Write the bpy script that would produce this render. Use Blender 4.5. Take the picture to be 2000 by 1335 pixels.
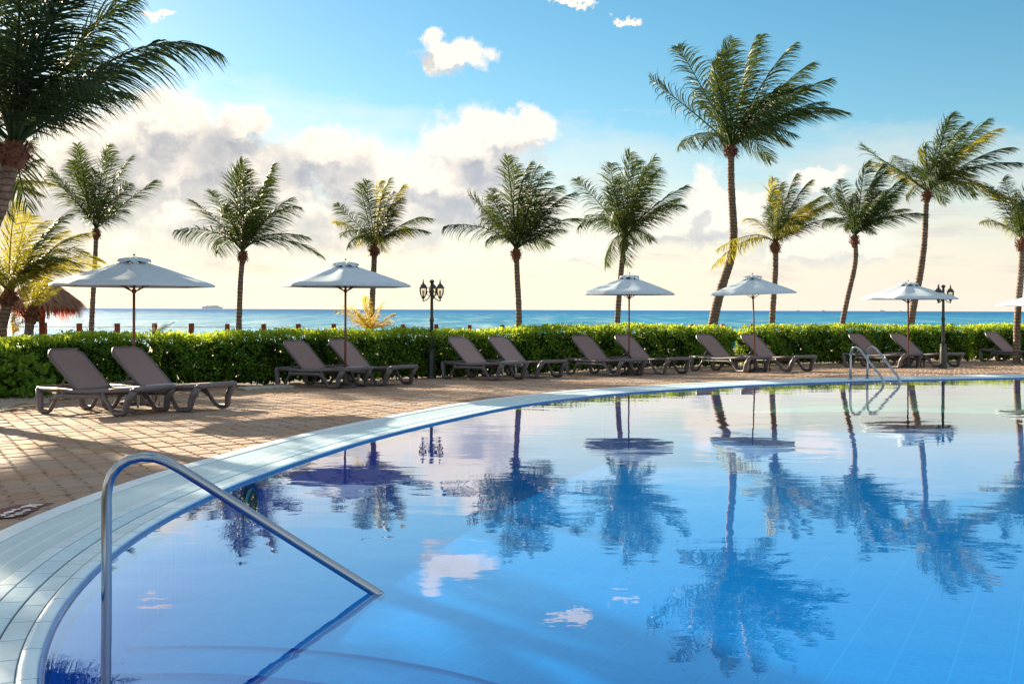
import bpy, math, random
import numpy as np
from mathutils import Vector, Matrix

# ------------------------------------------------------------------ camera, sky, sun, exposure
for o in list(bpy.data.objects):
    bpy.data.objects.remove(o)
S = bpy.context.scene
COL = S.collection
F = 2000.0; CAMZ = 1.35; ROLL = .0035; CX, CY = 1000.0, 604.7
cam = bpy.data.cameras.new('camera'); camo = bpy.data.objects.new('camera', cam); COL.objects.link(camo)
cam.lens = 36.0; cam.sensor_width = 36.0; cam.sensor_fit = 'HORIZONTAL'
cam.shift_y = -.0314; cam.clip_start = .05; cam.clip_end = 40000
camo.matrix_world = Matrix.Translation((0, 0, CAMZ)) @ Matrix.Rotation(-ROLL, 4, 'Y') @ Matrix.Rotation(math.radians(90), 4, 'X')
S.camera = camo
SUN_AZ, SUN_EL = math.radians(-40), math.radians(18)
sun_dir = Vector((math.sin(SUN_AZ) * math.cos(SUN_EL), math.cos(SUN_AZ) * math.cos(SUN_EL), math.sin(SUN_EL)))
sl = bpy.data.lights.new('sun', 'SUN'); sl.energy = 5.0; sl.angle = math.radians(.6); sl.color = (1.0, .80, .56)
so = bpy.data.objects.new('sun', sl); COL.objects.link(so)
so.rotation_euler = sun_dir.to_track_quat('Z', 'Y').to_euler()
EXPO = 1.74
S.view_settings.view_transform = 'Standard'; S.view_settings.look = 'None'
S.view_settings.exposure = EXPO; S.view_settings.gamma = 1; S.view_settings.use_curve_mapping = False
S.cycles.max_bounces = 8; S.cycles.transparent_max_bounces = 24; S.cycles.diffuse_bounces = 3
S.cycles.glossy_bounces = 3; S.cycles.transmission_bounces = 4
S.cycles.caustics_reflective = False; S.cycles.caustics_refractive = False
S.cycles.sample_clamp_indirect = 8

world = bpy.data.worlds.new('World'); S.world = world; world.use_nodes = True
SKY_STRENGTH = .10

def build_world():
    nt = world.node_tree; nt.nodes.clear(); N = nt.nodes; Lk = nt.links
    K = 1.0 / (SKY_STRENGTH * 2 ** (EXPO - .10))          # wanted picture brightness -> sky radiance units
    def inp(node, i, v):
        if v is None: return
        if isinstance(v, bpy.types.NodeSocket): node.id_data.links.new(v, node.inputs[i])
        else: node.inputs[i].default_value = v
    def mth(nt_, op, a, b=None, c=None, clamp=False):
        n = nt_.nodes.new('ShaderNodeMath'); n.operation = op; n.use_clamp = clamp
        inp(n, 0, a); inp(n, 1, b); inp(n, 2, c); return n.outputs[0]
    def vm(nt_, op, a, b=None, out=0):
        n = nt_.nodes.new('ShaderNodeVectorMath'); n.operation = op
        inp(n, 0, a); inp(n, 1, b); return n.outputs[out]
    def sstep(nt_, v, lo, hi, a=0.0, b=1.0):
        n = nt_.nodes.new('ShaderNodeMapRange'); n.interpolation_type = 'SMOOTHSTEP'
        inp(n, 0, v); n.inputs[1].default_value = lo; n.inputs[2].default_value = hi
        n.inputs[3].default_value = a; n.inputs[4].default_value = b; return n.outputs[0]
    def noise(nt_, vec, scale, detail, rough, col=False):
        n = nt_.nodes.new('ShaderNodeTexNoise'); inp(n, 'Vector', vec)
        n.inputs['Scale'].default_value = scale; n.inputs['Detail'].default_value = detail
        n.inputs['Roughness'].default_value = rough
        return n.outputs['Color'] if col else n.outputs['Fac']
    # cumulus banks: (x, y, rx, ry) of the lobes, turned into azimuth / elevation
    lobes = [(325, 235, 95, 75), (230, 330, 230, 130), (400, 320, 190, 100), (520, 370, 120, 105), (475, 245, 70, 45),
             (640, 305, 80, 60), (705, 360, 110, 90), (100, 420, 260, 150), (380, 430, 230, 100),
             (610, 440, 160, 70), (925, 300, 125, 85), (1000, 258, 85, 48), (860, 360, 130, 80), (800, 430, 170, 60),
             (985, 400, 130, 50), (893, 108, 72, 38), (850, 72, 30, 28), (1378, 385, 50, 66), (1440, 425, 120, 55),
             (1300, 440, 110, 45), (1592, 352, 70, 24), (1570, 478, 160, 42), (1680, 468, 100, 36), (1110, 0, 62, 8),
             (1225, 30, 30, 7), (300, 30, 40, 9), (1120, 480, 150, 30), (-350, 330, 420, 200), (-1100, 420, 600, 150)]
    g = bpy.data.node_groups.new('cloud_density', 'ShaderNodeTree')
    g.interface.new_socket('P', in_out='INPUT', socket_type='NodeSocketVector')
    g.interface.new_socket('D', in_out='OUTPUT', socket_type='NodeSocketFloat'); g.interface.new_socket('S', in_out='OUTPUT', socket_type='NodeSocketFloat')
    gi = g.nodes.new('NodeGroupInput'); go = g.nodes.new('NodeGroupOutput')
    P = gi.outputs[0]
    nz = noise(g, P, 11.0, 4, .55, True)
    wv = vm(g, 'SCALE', vm(g, 'SUBTRACT', nz, (.5, .5, .5)))
    wv.node.inputs['Scale'].default_value = .040
    nz2 = noise(g, P, 52.0, 6, .62, True)
    wv2 = vm(g, 'SCALE', vm(g, 'SUBTRACT', nz2, (.5, .5, .5))); wv2.node.inputs['Scale'].default_value = .034
    Q = vm(g, 'ADD', vm(g, 'ADD', P, wv), wv2)
    Q = vm(g, 'MULTIPLY', Q, (1, 1, 0))
    acc = None
    for (x, y, rx, ry) in lobes:
        u = x - CX; az = math.atan(u / F); el = math.atan((CY - y) / math.hypot(F, u)); sc = math.cos(az)
        c_ = vm(g, 'SUBTRACT', Q, (az, el, 0))
        c_ = vm(g, 'MULTIPLY', c_, (F / (rx * sc * sc), F / (ry * sc), 0))
        d = mth(g, 'SUBTRACT', 1.0, vm(g, 'LENGTH', c_, out=1))
        acc = d if acc is None else mth(g, 'SMOOTH_MAX', acc, d, .18)
    sh = None
    for (x, y, rx, ry) in [(430, 295, 200, 78), (250, 320, 130, 60), (560, 350, 100, 60), (690, 345, 70, 50), (950, 335, 120, 60), (880, 425, 150, 50),
                           (420, 445, 220, 38), (1410, 470, 110, 26), (620, 445, 120, 40), (130, 420, 160, 60), (-350, 360, 380, 130), (-1100, 440, 500, 100)]:
        u = x - CX; az = math.atan(u / F); el = math.atan((CY - y) / math.hypot(F, u)); sc = math.cos(az)
        c_ = vm(g, 'MULTIPLY', vm(g, 'SUBTRACT', Q, (az, el, 0)), (F / (rx * sc * sc), F / (ry * sc), 0))
        d = mth(g, 'SUBTRACT', 1.0, vm(g, 'LENGTH', c_, out=1))
        sh = d if sh is None else mth(g, 'SMOOTH_MAX', sh, d, .15)
    # unseen broken cloud overhead and behind the camera, cover raised to brighten the shade
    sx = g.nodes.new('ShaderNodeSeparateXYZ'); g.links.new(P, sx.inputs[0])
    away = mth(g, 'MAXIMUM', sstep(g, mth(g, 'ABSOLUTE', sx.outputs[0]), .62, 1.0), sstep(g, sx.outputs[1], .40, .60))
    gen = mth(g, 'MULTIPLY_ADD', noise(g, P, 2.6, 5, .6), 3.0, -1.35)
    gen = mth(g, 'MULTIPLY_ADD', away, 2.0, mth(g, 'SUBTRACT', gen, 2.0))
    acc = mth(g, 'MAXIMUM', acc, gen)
    fb = noise(g, P, 30.0, 9, .62)
    D = mth(g, 'MULTIPLY_ADD', mth(g, 'SUBTRACT', fb, .5), 1.25, acc)
    g.links.new(D, go.inputs[0])
    g.links.new(sstep(g, mth(g, 'MULTIPLY_ADD', mth(g, 'SUBTRACT', fb, .5), 1.7, sh), -.25, .95), go.inputs[1])

    tc = N.new('ShaderNodeTexCoord')
    nrm = vm(nt, 'NORMALIZE', tc.outputs['Generated'])
    s = N.new('ShaderNodeSeparateXYZ'); Lk.new(nrm, s.inputs[0])
    az = mth(nt, 'ARCTAN2', s.outputs[0], s.outputs[1]); el = mth(nt, 'ARCSINE', s.outputs[2])
    cb = N.new('ShaderNodeCombineXYZ'); Lk.new(az, cb.inputs[0]); Lk.new(el, cb.inputs[1])
    P0 = cb.outputs[0]
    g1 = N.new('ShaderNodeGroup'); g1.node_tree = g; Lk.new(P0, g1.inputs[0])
    g2 = N.new('ShaderNodeGroup'); g2.node_tree = g
    Lk.new(vm(nt, 'ADD', P0, (.004, .022, 0)), g2.inputs[0])
    D1, D2 = g1.outputs[0], g2.outputs[0]
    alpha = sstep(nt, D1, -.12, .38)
    lit = mth(nt, 'MULTIPLY_ADD', mth(nt, 'SUBTRACT', D1, D2), 3.4, .46, clamp=True)
    core = sstep(nt, D1, .10, .75)
    near_sun = sstep(nt, az, .45, -.55)
    corek = mth(nt, 'MULTIPLY', g1.outputs[1], mth(nt, 'MULTIPLY_ADD', near_sun, -.38, -.36))
    bright = mth(nt, 'MULTIPLY', mth(nt, 'ADD', corek, 1.0), mth(nt, 'MULTIPLY_ADD', lit, .60, .47))
    bill = noise(nt, vm(nt, 'MULTIPLY', P0, (1, 1.35, 1)), 38, 7, .58)
    bright = mth(nt, 'MULTIPLY_ADD', mth(nt, 'SUBTRACT', bill, .5), .75, bright)
    bright = mth(nt, 'MINIMUM', bright, 1.1)
    def mixc(fac, a, b):
        n = N.new('ShaderNodeMix'); n.data_type = 'RGBA'; inp(n, 0, fac); inp(n, 6, a); inp(n, 7, b); return n.outputs[2]
    c = lambda r, gg, b, k=1.0: (r * K * k, gg * K * k, b * K * k, 1)
    near_sun = sstep(nt, az, .45, -.55)              # clouds towards the sun are warmer
    dark = mixc(near_sun, c(.42, .49, .60), c(.32, .36, .43))
    light = mixc(near_sun, c(1.04, .97, .88), c(1.16, 1.03, .86))
    ccol = mixc(bright, dark, light)
    sky = N.new('ShaderNodeTexSky'); sky.sky_type = 'NISHITA'; sky.sun_disc = False
    sky.sun_elevation = SUN_EL; sky.sun_rotation = SUN_AZ
    sky.air_density = 1.0; sky.dust_density = .25; sky.ozone_density = 2.0; sky.altitude = 0
    hs = N.new('ShaderNodeHueSaturation'); Lk.new(sky.outputs[0], hs.inputs['Color'])
    hs.inputs['Saturation'].default_value = 1.30; hs.inputs['Value'].default_value = SKY_VALUE
    hs.inputs['Hue'].default_value = .482
    # low warm haze over the sea
    hz_ = mth(nt, 'MULTIPLY_ADD', mth(nt, 'SUBTRACT', noise(nt, vm(nt, 'MULTIPLY', P0, (1, 3.5, 1)), 7, 6, .6), .5), .16, el)
    top_h = mth(nt, 'MULTIPLY_ADD', near_sun, .05, .17)
    hfac = mth(nt, 'SUBTRACT', 1.0, mth(nt, 'DIVIDE', hz_, top_h), clamp=True)
    hfac = mth(nt, 'MULTIPLY', mth(nt, 'POWER', hfac, .75), .97)
    hcol = mixc(sstep(nt, az, .42, -.40), c(.97, .87, .74), c(1.22, 1.06, .80))
    base = mixc(hfac, hs.outputs[0], hcol)
    # streaks of thin low cloud in the haze
    st = noise(nt, vm(nt, 'MULTIPLY', P0, (1, 5.0, 1)), 9, 7, .6)
    band = mth(nt, 'MULTIPLY', sstep(nt, el, .005, .05), sstep(nt, el, .17, .08))
    sfac = mth(nt, 'MULTIPLY', mth(nt, 'MULTIPLY', sstep(nt, st, .50, .68), band), .55)
    base = mixc(sfac, base, mixc(near_sun, c(.66, .62, .60), c(.76, .64, .54)))
    # glow round the sun
    dt = vm(nt, 'DOT_PRODUCT', nrm, tuple(sun_dir), out=1)
    gl = mth(nt, 'POWER', mth(nt, 'MAXIMUM', dt, 0.0), 26.0)
    alpha2 = mth(nt, 'MULTIPLY', alpha, sstep(nt, el, .02, .12, .35, 1.0))
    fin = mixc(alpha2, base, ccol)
    glc = N.new('ShaderNodeMix'); glc.data_type = 'RGBA'; glc.blend_type = 'ADD'; inp(glc, 0, mth(nt, 'MULTIPLY', gl, .14))
    inp(glc, 6, fin); inp(glc, 7, c(1.0, .82, .55))
    fin = glc.outputs[2]
    # below the horizon
    fin = mixc(sstep(nt, el, -.002, -.02), fin, c(.12, .2, .25))
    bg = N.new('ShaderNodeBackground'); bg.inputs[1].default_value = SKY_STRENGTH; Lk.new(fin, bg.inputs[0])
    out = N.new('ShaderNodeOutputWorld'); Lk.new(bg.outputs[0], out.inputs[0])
SKY_VALUE = .45
build_world()

# ------------------------------------------------------------------ helpers
def ray(x, y):
    x -= CX; y -= CY
    return Vector(((x + ROLL * y) / F, 1.0, -(y - ROLL * x) / F))
def at(x, y, Z):
    return Vector((0, 0, CAMZ)) + ray(x, y) * Z
def G(x, y, z0=0.0):
    r = ray(x, y); return at(x, y, (z0 - CAMZ) / r.z)

def tag(o, label=None, cat=None, group=None, kind=None):
    if label: o['label'] = label
    if cat: o['category'] = cat
    if group: o['group'] = group
    if kind: o['kind'] = kind
    return o
def empty(name, loc=(0, 0, 0), rz=0.0, label=None, cat=None, group=None):
    o = bpy.data.objects.new(name, None); COL.objects.link(o); o.empty_display_size = .2
    o.location = loc; o.rotation_euler = (0, 0, rz); return tag(o, label, cat, group)
def copy_tree(o, parent=None):
    c = o.copy(); COL.objects.link(c); c.parent = parent
    for ch in list(o.children): copy_tree(ch, c)
    return c

class MB:
    def __init__(s): s.v = []; s.f = []; s.n = 0; s.t = []
    def add(s, v, f, tint=None):
        v = [tuple(p) for p in v]
        s.v += v; s.f += [tuple(i + s.n for i in q) for q in f]; s.n += len(v)
        if tint is not None: s.t += [tint] * len(v)
        return s
    def box(s, c, d, M=None, bev=0.0):
        x, y, z = d[0] / 2, d[1] / 2, d[2] / 2; c = Vector(c)
        if bev <= 0:
            v = [Vector((a * x, b * y, e * z)) for a in (-1, 1) for b in (-1, 1) for e in (-1, 1)]
            f = [(0, 1, 3, 2), (4, 6, 7, 5), (0, 4, 5, 1), (2, 3, 7, 6), (0, 2, 6, 4), (1, 5, 7, 3)]
        else:
            v = []
            ring = [(-x + bev, -y), (x - bev, -y), (x, -y + bev), (x, y - bev), (x - bev, y), (-x + bev, y), (-x, y - bev), (-x, -y + bev)]
            for zz, k in ((-z, bev), (-z + bev, 0), (z - bev, 0), (z, bev)):
                for (a, b) in ring:
                    v.append(Vector((a * (x - k) / x, b * (y - k) / y, zz)))
            f = [tuple(range(7, -1, -1)), tuple(range(24, 32))]
            for r in range(3):
                for i in range(8):
                    j = (i + 1) % 8; f.append((r * 8 + i, r * 8 + j, r * 8 + 8 + j, r * 8 + 8 + i))
        if M is not None: v = [M @ p for p in v]
        return s.add([p + c for p in v], f)
    def tube(s, pts, r, n=8, flat=None, caps=True, up=(0, 0, 1)):
        """tube along pts; r a number or a list; flat=(a,b) multiplies the two cross directions"""
        pts = [Vector(p) for p in pts]; m = len(pts)
        if not hasattr(r, '__len__'): r = [r] * m
        a_, b_ = flat or (1, 1); U = Vector(up); v = []; prev = None
        for i, p in enumerate(pts):
            T = (pts[min(i + 1, m - 1)] - pts[max(i - 1, 0)]).normalized()
            if prev is None:
                sd = T.cross(U)
                if sd.length < 1e-3: sd = T.cross(Vector((1, 0, 0)))
            else: sd = prev - T * prev.dot(T)
            sd.normalize(); prev = sd; nn = sd.cross(T)
            for k in range(n):
                t = 2 * math.pi * (k + .5) / n
                v.append(p + sd * (math.cos(t) * r[i] * a_) + nn * (math.sin(t) * r[i] * b_))
        f = []
        for i in range(m - 1):
            for k in range(n):
                j = (k + 1) % n; f.append((i * n + k, i * n + j, i * n + n + j, i * n + n + k))
        if caps: f.append(tuple(range(n - 1, -1, -1))); f.append(tuple(range((m - 1) * n, m * n)))
        return s.add(v, f)
    def lathe(s, prof, n=12, c=(0, 0, 0), ph=0.0, caps=True):
        v = []; m = len(prof)
        for (r, z) in prof:
            for k in range(n):
                t = ph + 2 * math.pi * k / n; v.append((c[0] + r * math.cos(t), c[1] + r * math.sin(t), c[2] + z))
        f = [(i * n + k, i * n + (k + 1) % n, i * n + n + (k + 1) % n, i * n + n + k) for i in range(m - 1) for k in range(n)]
        if caps: f.append(tuple(range(n - 1, -1, -1))); f.append(tuple(range((m - 1) * n, m * n)))
        return s.add(v, f)
    def mesh(s, name, mat, smooth=False):
        me = bpy.data.meshes.new(name); me.from_pydata(s.v, [], s.f); me.materials.append(mat)
        if smooth: me.shade_smooth()
        if s.t and len(s.t) == len(s.v):
            at_ = me.attributes.new('tint', 'FLOAT', 'POINT'); at_.data.foreach_set('value', s.t)
        me.update(); return me
    def build(s, name, mat, parent=None, smooth=False, kind=None):
        return link(name, s.mesh(name, mat, smooth), parent, kind)
def link(name, me, parent=None, kind=None, loc=None):
    o = bpy.data.objects.new(name, me); COL.objects.link(o)
    if parent is not None: o.parent = parent
    if loc is not None: o.location = loc
    if kind: o['kind'] = kind
    return o
def quads_mesh(name, V, mat, tint=None, nq=4, smooth=False):
    """V: (n, nq, 3) array of separate polygons"""
    n = len(V); me = bpy.data.meshes.new(name)
    me.vertices.add(n * nq); me.vertices.foreach_set('co', np.ascontiguousarray(V, dtype=np.float32).ravel())
    me.loops.add(n * nq); me.loops.foreach_set('vertex_index', np.arange(n * nq, dtype=np.int32))
    me.polygons.add(n); me.polygons.foreach_set('loop_start', np.arange(0, n * nq, nq, dtype=np.int32))
    me.materials.append(mat)
    if tint is not None:
        a = me.attributes.new('tint', 'FLOAT', 'POINT'); a.data.foreach_set('value', np.repeat(tint, nq).astype(np.float32))
    me.update(calc_edges=True); return me
def indexed_mesh(name, V, Q, mat, tint=None, smooth=False):
    me = bpy.data.meshes.new(name); n = len(V); m = len(Q)
    me.vertices.add(n); me.vertices.foreach_set('co', np.ascontiguousarray(V, dtype=np.float32).ravel())
    me.loops.add(m * 4); me.loops.foreach_set('vertex_index', np.ascontiguousarray(Q, dtype=np.int32).ravel())
    me.polygons.add(m); me.polygons.foreach_set('loop_start', np.arange(0, m * 4, 4, dtype=np.int32))
    me.materials.append(mat)
    if tint is not None:
        a = me.attributes.new('tint', 'FLOAT', 'POINT'); a.data.foreach_set('value', tint.astype(np.float32))
    if smooth: me.shade_smooth()
    me.update(calc_edges=True); return me

def lerp(a, b, t): return a + (b - a) * t
def resample(P, n):
    P = np.asarray(P, float); s = np.r_[0, np.cumsum(np.linalg.norm(np.diff(P, axis=0), axis=1))]
    q = np.linspace(0, s[-1], n); return np.stack([np.interp(q, s, P[:, k]) for k in range(P.shape[1])], 1)
def rounded(pts, r, n=5):
    """polyline with its inner corners rounded"""
    P = [Vector(p) for p in pts]; out = [P[0]]
    for i in range(1, len(P) - 1):
        a, b, c = P[i - 1], P[i], P[i + 1]
        ra = min(r, (a - b).length * .45, (c - b).length * .45)
        p0 = b + (a - b).normalized() * ra; p2 = b + (c - b).normalized() * ra
        for k in range(n + 1):
            t = k / n; out.append(p0 * (1 - t) ** 2 + b * 2 * t * (1 - t) + p2 * t * t)
    out.append(P[-1]); return out

# ------------------------------------------------------------------ materials
class Nt:
    def __init__(s, name):
        s.m = bpy.data.materials.new(name); s.m.use_nodes = True; s.t = s.m.node_tree; s.t.nodes.clear()
        s.out = s.t.nodes.new('ShaderNodeOutputMaterial')
    def n(s, typ, **kw):
        nd = s.t.nodes.new(typ)
        for k, v in kw.items():
            if k.startswith('_'): setattr(nd, k[1:], v)
            else:
                key = int(k[1:]) if k[0] == 'i' and k[1:].isdigit() else k.replace('__', ' ')
                if isinstance(v, bpy.types.NodeSocket): s.t.links.new(v, nd.inputs[key])
                else: nd.inputs[key].default_value = v
        return nd
    def mix(s, f, a, b, bt='MIX'):
        nd = s.n('ShaderNodeMix', _data_type='RGBA', _blend_type=bt)
        for i, v in ((0, f), (6, a), (7, b)):
            if isinstance(v, bpy.types.NodeSocket): s.t.links.new(v, nd.inputs[i])
            else: nd.inputs[i].default_value = v if i == 0 else (*v, 1)
        return nd.outputs[2]
    def noise(s, scale, detail=4, rough=.6, vec=None, dist=0.0):
        nd = s.n('ShaderNodeTexNoise', Scale=scale, Detail=detail, Roughness=rough, Distortion=dist)
        s.t.links.new(vec if vec is not None else s.obj(), nd.inputs['Vector']); return nd.outputs['Fac']
    def obj(s, which='Object'):
        return s.n('ShaderNodeTexCoord').outputs[which]
    def geo(s): return s.n('ShaderNodeNewGeometry').outputs['Position']
    def ramp(s, v, lo, hi, a=0.0, b=1.0):
        nd = s.n('ShaderNodeMapRange', i0=v, i1=lo, i2=hi, i3=a, i4=b); return nd.outputs[0]
    def scale(s, vec, v):
        return s.n('ShaderNodeVectorMath', _operation='MULTIPLY', i0=vec, i1=v).outputs[0]
    def bump(s, h, strength, dist):
        return s.n('ShaderNodeBump', Height=h, Strength=strength, Distance=dist).outputs[0]
    def bsdf(s, col, rough=.6, metal=0.0, normal=None, spec=.5):
        nd = s.n('ShaderNodeBsdfPrincipled', Roughness=rough, Metallic=metal)
        nd.inputs['Specular IOR Level'].default_value = spec
        if isinstance(col, bpy.types.NodeSocket): s.t.links.new(col, nd.inputs['Base Color'])
        else: nd.inputs['Base Color'].default_value = (*col, 1)
        if normal is not None: s.t.links.new(normal, nd.inputs['Normal'])
        return nd.outputs[0]
    def end(s, sh): s.t.links.new(sh, s.out.inputs[0]); return s.m

def mat_simple(name, col, rough=.6, metal=0.0, var=.18, scale=6.0, bump=.0, bscale=60.0, spec=.5):
    a = Nt(name); nz = a.noise(scale, 5, .65)
    c0 = tuple(x * (1 - var) for x in col); c1 = tuple(min(1, x * (1 + var)) for x in col)
    cc = a.mix(a.ramp(nz, .3, .7), c0, c1)
    nm = a.bump(a.noise(bscale, 3, .6), bump, .004) if bump else None
    return a.end(a.bsdf(cc, rough, metal, nm, spec))
def mat_leaf(name, dark, light, trans, tmix=.38, rough=.5):
    a = Nt(name); tint = a.n('ShaderNodeAttribute', _attribute_name='tint').outputs['Fac']
    rnd = a.n('ShaderNodeObjectInfo').outputs['Random']
    f = a.n('ShaderNodeMath', _operation='MULTIPLY_ADD', i0=rnd, i1=.45, i2=a.n('ShaderNodeMath', _operation='MULTIPLY', i0=tint, i1=.75).outputs[0], _use_clamp=True).outputs[0]
    cc = a.mix(f, dark, light)
    b = a.bsdf(cc, rough, spec=.10)
    tcol = a.mix(f, tuple(x * .6 for x in trans), trans)
    tr = a.n('ShaderNodeBsdfTranslucent', Color=tcol)
    mx = a.n('ShaderNodeMixShader', i0=tmix, i1=b, i2=tr.outputs[0])
    return a.end(mx.outputs[0])

M = {}
M['palm'] = mat_leaf('palm_leaf', (.008, .036, .024), (.060, .115, .032), (.20, .28, .03), .15)
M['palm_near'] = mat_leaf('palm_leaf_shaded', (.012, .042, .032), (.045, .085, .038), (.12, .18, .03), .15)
M['palm_yellow'] = mat_leaf('palm_leaf_yellow_green', (.05, .09, .018), (.20, .21, .03), (.62, .56, .05), .42)
M['palm_gold'] = mat_leaf('palm_leaf_golden', (.20, .17, .02), (.50, .34, .04), (1.0, .75, .08), .45)
M['dry'] = mat_leaf('palm_leaf_dry', (.16, .07, .02), (.42, .22, .06), (.7, .35, .08), .3)
M['hedge'] = mat_leaf('hedge_leaf', (.035, .14, .028), (.20, .38, .05), (.44, .62, .05), .34, .38)
M['hedge_lit'] = mat_leaf('hedge_leaf_sunlit', (.09, .22, .025), (.28, .42, .04), (.68, .82, .06), .42, .38)  # yellower copy of the hedge leaf: low backlight put into the colour
M['hedge_in'] = mat_leaf('hedge_inner_leaf', (.018, .06, .012), (.05, .12, .02), (.10, .16, .02), .12, .5)  # darker leaf copy: shade of the hedge hollows put into the colour
M['twig'] = mat_simple('hedge_twig', (.05, .04, .025), .9)
def mat_trunk():
    a = Nt('palm_trunk'); p = a.obj()
    w = a.n('ShaderNodeTexWave', _wave_type='BANDS', _bands_direction='Z', Vector=p, Scale=3.2, Distortion=3.0, Detail=3.0, Detail__Scale=2.0).outputs['Fac']
    nz = a.noise(9, 6, .7)
    c = a.mix(a.ramp(nz, .3, .7), (.09, .065, .058), (.33, .25, .19))
    c = a.mix(a.ramp(w, .0, .35, .75, 0), c, (.04, .03, .028))
    return a.end(a.bsdf(c, .9, normal=a.bump(w, .6, .02)))
M['trunk'] = mat_trunk()
M['fibre'] = mat_simple('palm_fibre', (.17, .075, .045), .9, var=.7, scale=22)
M['stalk'] = mat_simple('palm_stalk', (.16, .17, .05), .55, var=.3)
M['plastic'] = mat_simple('lounger_plastic', (.115, .108, .125), .42, var=.14, scale=20, bump=.25, bscale=220)
def mat_sling():
    a = Nt('lounger_sling'); p = a.obj()
    ck = a.n('ShaderNodeTexNoise', Scale=260.0, Detail=2.0, Vector=p).outputs['Fac']
    c = a.mix(a.ramp(ck, .38, .62), (.15, .11, .115), (.36, .275, .28))
    return a.end(a.bsdf(c, .75, normal=a.bump(ck, .3, .002), spec=.3))
M['sling'] = mat_sling()
M['canopy'] = mat_simple('umbrella_canvas', (.50, .63, .74), .85, var=.05, scale=3, bump=.15, bscale=90, spec=.2)
M['wood_pole'] = mat_simple('varnished_wood', (.16, .06, .03), .5, var=.35, scale=12)
M['dark_metal'] = mat_simple('dark_green_iron', (.016, .028, .03), .42, var=.25, scale=20, spec=.6)
M['post_red'] = mat_simple('red_stained_wood', (.26, .055, .022), .75, var=.35, scale=10)
M['rope'] = mat_simple('rope', (.4, .34, .26), .9)
M['thatch'] = mat_leaf('thatch', (.18, .12, .10), (.46, .32, .24), (.55, .2, .06), .25, .9)
M['thatch_red'] = mat_leaf('thatch_fringe', (.25, .05, .015), (.55, .13, .03), (.9, .22, .05), .4, .9)
M['steel'] = mat_simple('stainless_steel', (.34, .40, .47), .16, 1.0, var=.03, scale=4)
M['table'] = mat_simple('pale_plastic_table', (.52, .54, .55), .5, var=.06)
M['table_dark'] = mat_simple('dark_plastic_table', (.07, .06, .06), .5, var=.1)
M['ship'] = mat_simple('ship_paint', (.86, .84, .80), .6, var=.05, scale=.02)
M['far_ship'] = mat_simple('far_ship_paint', (.55, .58, .62), .7, var=.05, scale=.02)
M['husk'] = mat_simple('dry_husk', (.30, .22, .15), .9, var=.4, scale=30)
M['edging'] = mat_simple('concrete_lattice', (.40, .41, .36), .9, var=.25, scale=18, bump=.5, bscale=50)

def mat_paver(use_obj_rand):
    a = Nt('concrete_paver' if use_obj_rand else 'concrete_paver_far'); p = a.geo()
    if use_obj_rand: r = a.n('ShaderNodeObjectInfo').outputs['Random']
    else: r = a.n('ShaderNodeAttribute', _attribute_name='tint').outputs['Fac']
    cr = a.n('ShaderNodeValToRGB', Fac=r); e = cr.color_ramp.elements
    e[0].position = 0; e[0].color = (.44, .31, .225, 1); e[1].position = 1; e[1].color = (.46, .30, .20, 1)
    for pos, c in ((.2, (.50, .38, .28)), (.4, (.40, .32, .26)), (.6, (.53, .36, .25)), (.8, (.40, .30, .235))):
        x = cr.color_ramp.elements.new(pos); x.color = (*c, 1)
    g = a.noise(55, 6, .75, p); big = a.noise(.9, 4, .6, p)
    c = a.mix(a.ramp(g, .32, .68), (0.55, .55, .56), (1.15, 1.12, 1.08)); c = a.mix(1.0, cr.outputs[0], c, 'MULTIPLY'); c = a.mix(1.0, c, (.84, .80, .76), 'MULTIPLY')
    c = a.mix(a.ramp(big, .35, .7, 0, .6), c, (.34, .32, .30))
    st = a.noise(6, 5, .7, p); c = a.mix(a.ramp(st, .62, .75, 0, .45), c, (.16, .13, .11))
    return a.end(a.bsdf(c, .85, normal=a.bump(g, .5, .006), spec=.25))
M['paver'] = mat_paver(True); M['paver_far'] = mat_paver(False)
M['joint'] = mat_simple('joint_sand', (.075, .06, .05), .95, var=.4, scale=40)
M['sand'] = mat_simple('beach_sand', (.55, .47, .37), .95, var=.12, scale=2, bump=.4, bscale=8)
M['soil'] = mat_simple('coral_gravel', (.36, .33, .29), .95, var=.35, scale=22, bump=.7, bscale=40)

def mat_tile(name, col, rib):
    a = Nt(name); p = a.geo(); r = a.n('ShaderNodeObjectInfo').outputs['Random']
    nz = a.noise(7, 5, .7, p); c = a.mix(a.ramp(nz, .3, .75), tuple(x * .86 for x in col), tuple(min(1, x * 1.08) for x in col))
    c = a.mix(a.ramp(r, 0, 1, 0, .22), c, tuple(x * .72 for x in col))
    sp = a.noise(38, 3, .6, p); c = a.mix(a.ramp(sp, .70, .78, 0, .5), c, (.20, .19, .17))
    nm = None
    if rib:
        w = a.n('ShaderNodeTexWave', _bands_direction='Y', Vector=p, Scale=36.0).outputs['Fac']; nm = a.bump(w, .35, .003)
    return a.end(a.bsdf(c, .5, normal=nm, spec=.4))
M['tile_a'] = mat_tile('ribbed_coping_tile', (.60, .80, .92), True)
M['tile_b'] = mat_tile('smooth_coping_tile', (.50, .75, .90), True)
M['border'] = mat_tile('coping_border', (.68, .82, .92), False)
M['grate'] = mat_simple('overflow_grate', (.66, .86, .97), .45, var=.05, scale=2)
M['channel'] = mat_simple('channel', (.06, .10, .13), .8)
M['cobalt'] = mat_simple('cobalt_nosing_tile', (.02, .15, .50), .12, var=.15, scale=10, spec=.6)
M['nosing'] = mat_simple('glazed_nosing_tile', (.52, .74, .90), .3, var=.08, scale=6, spec=.7)
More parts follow.
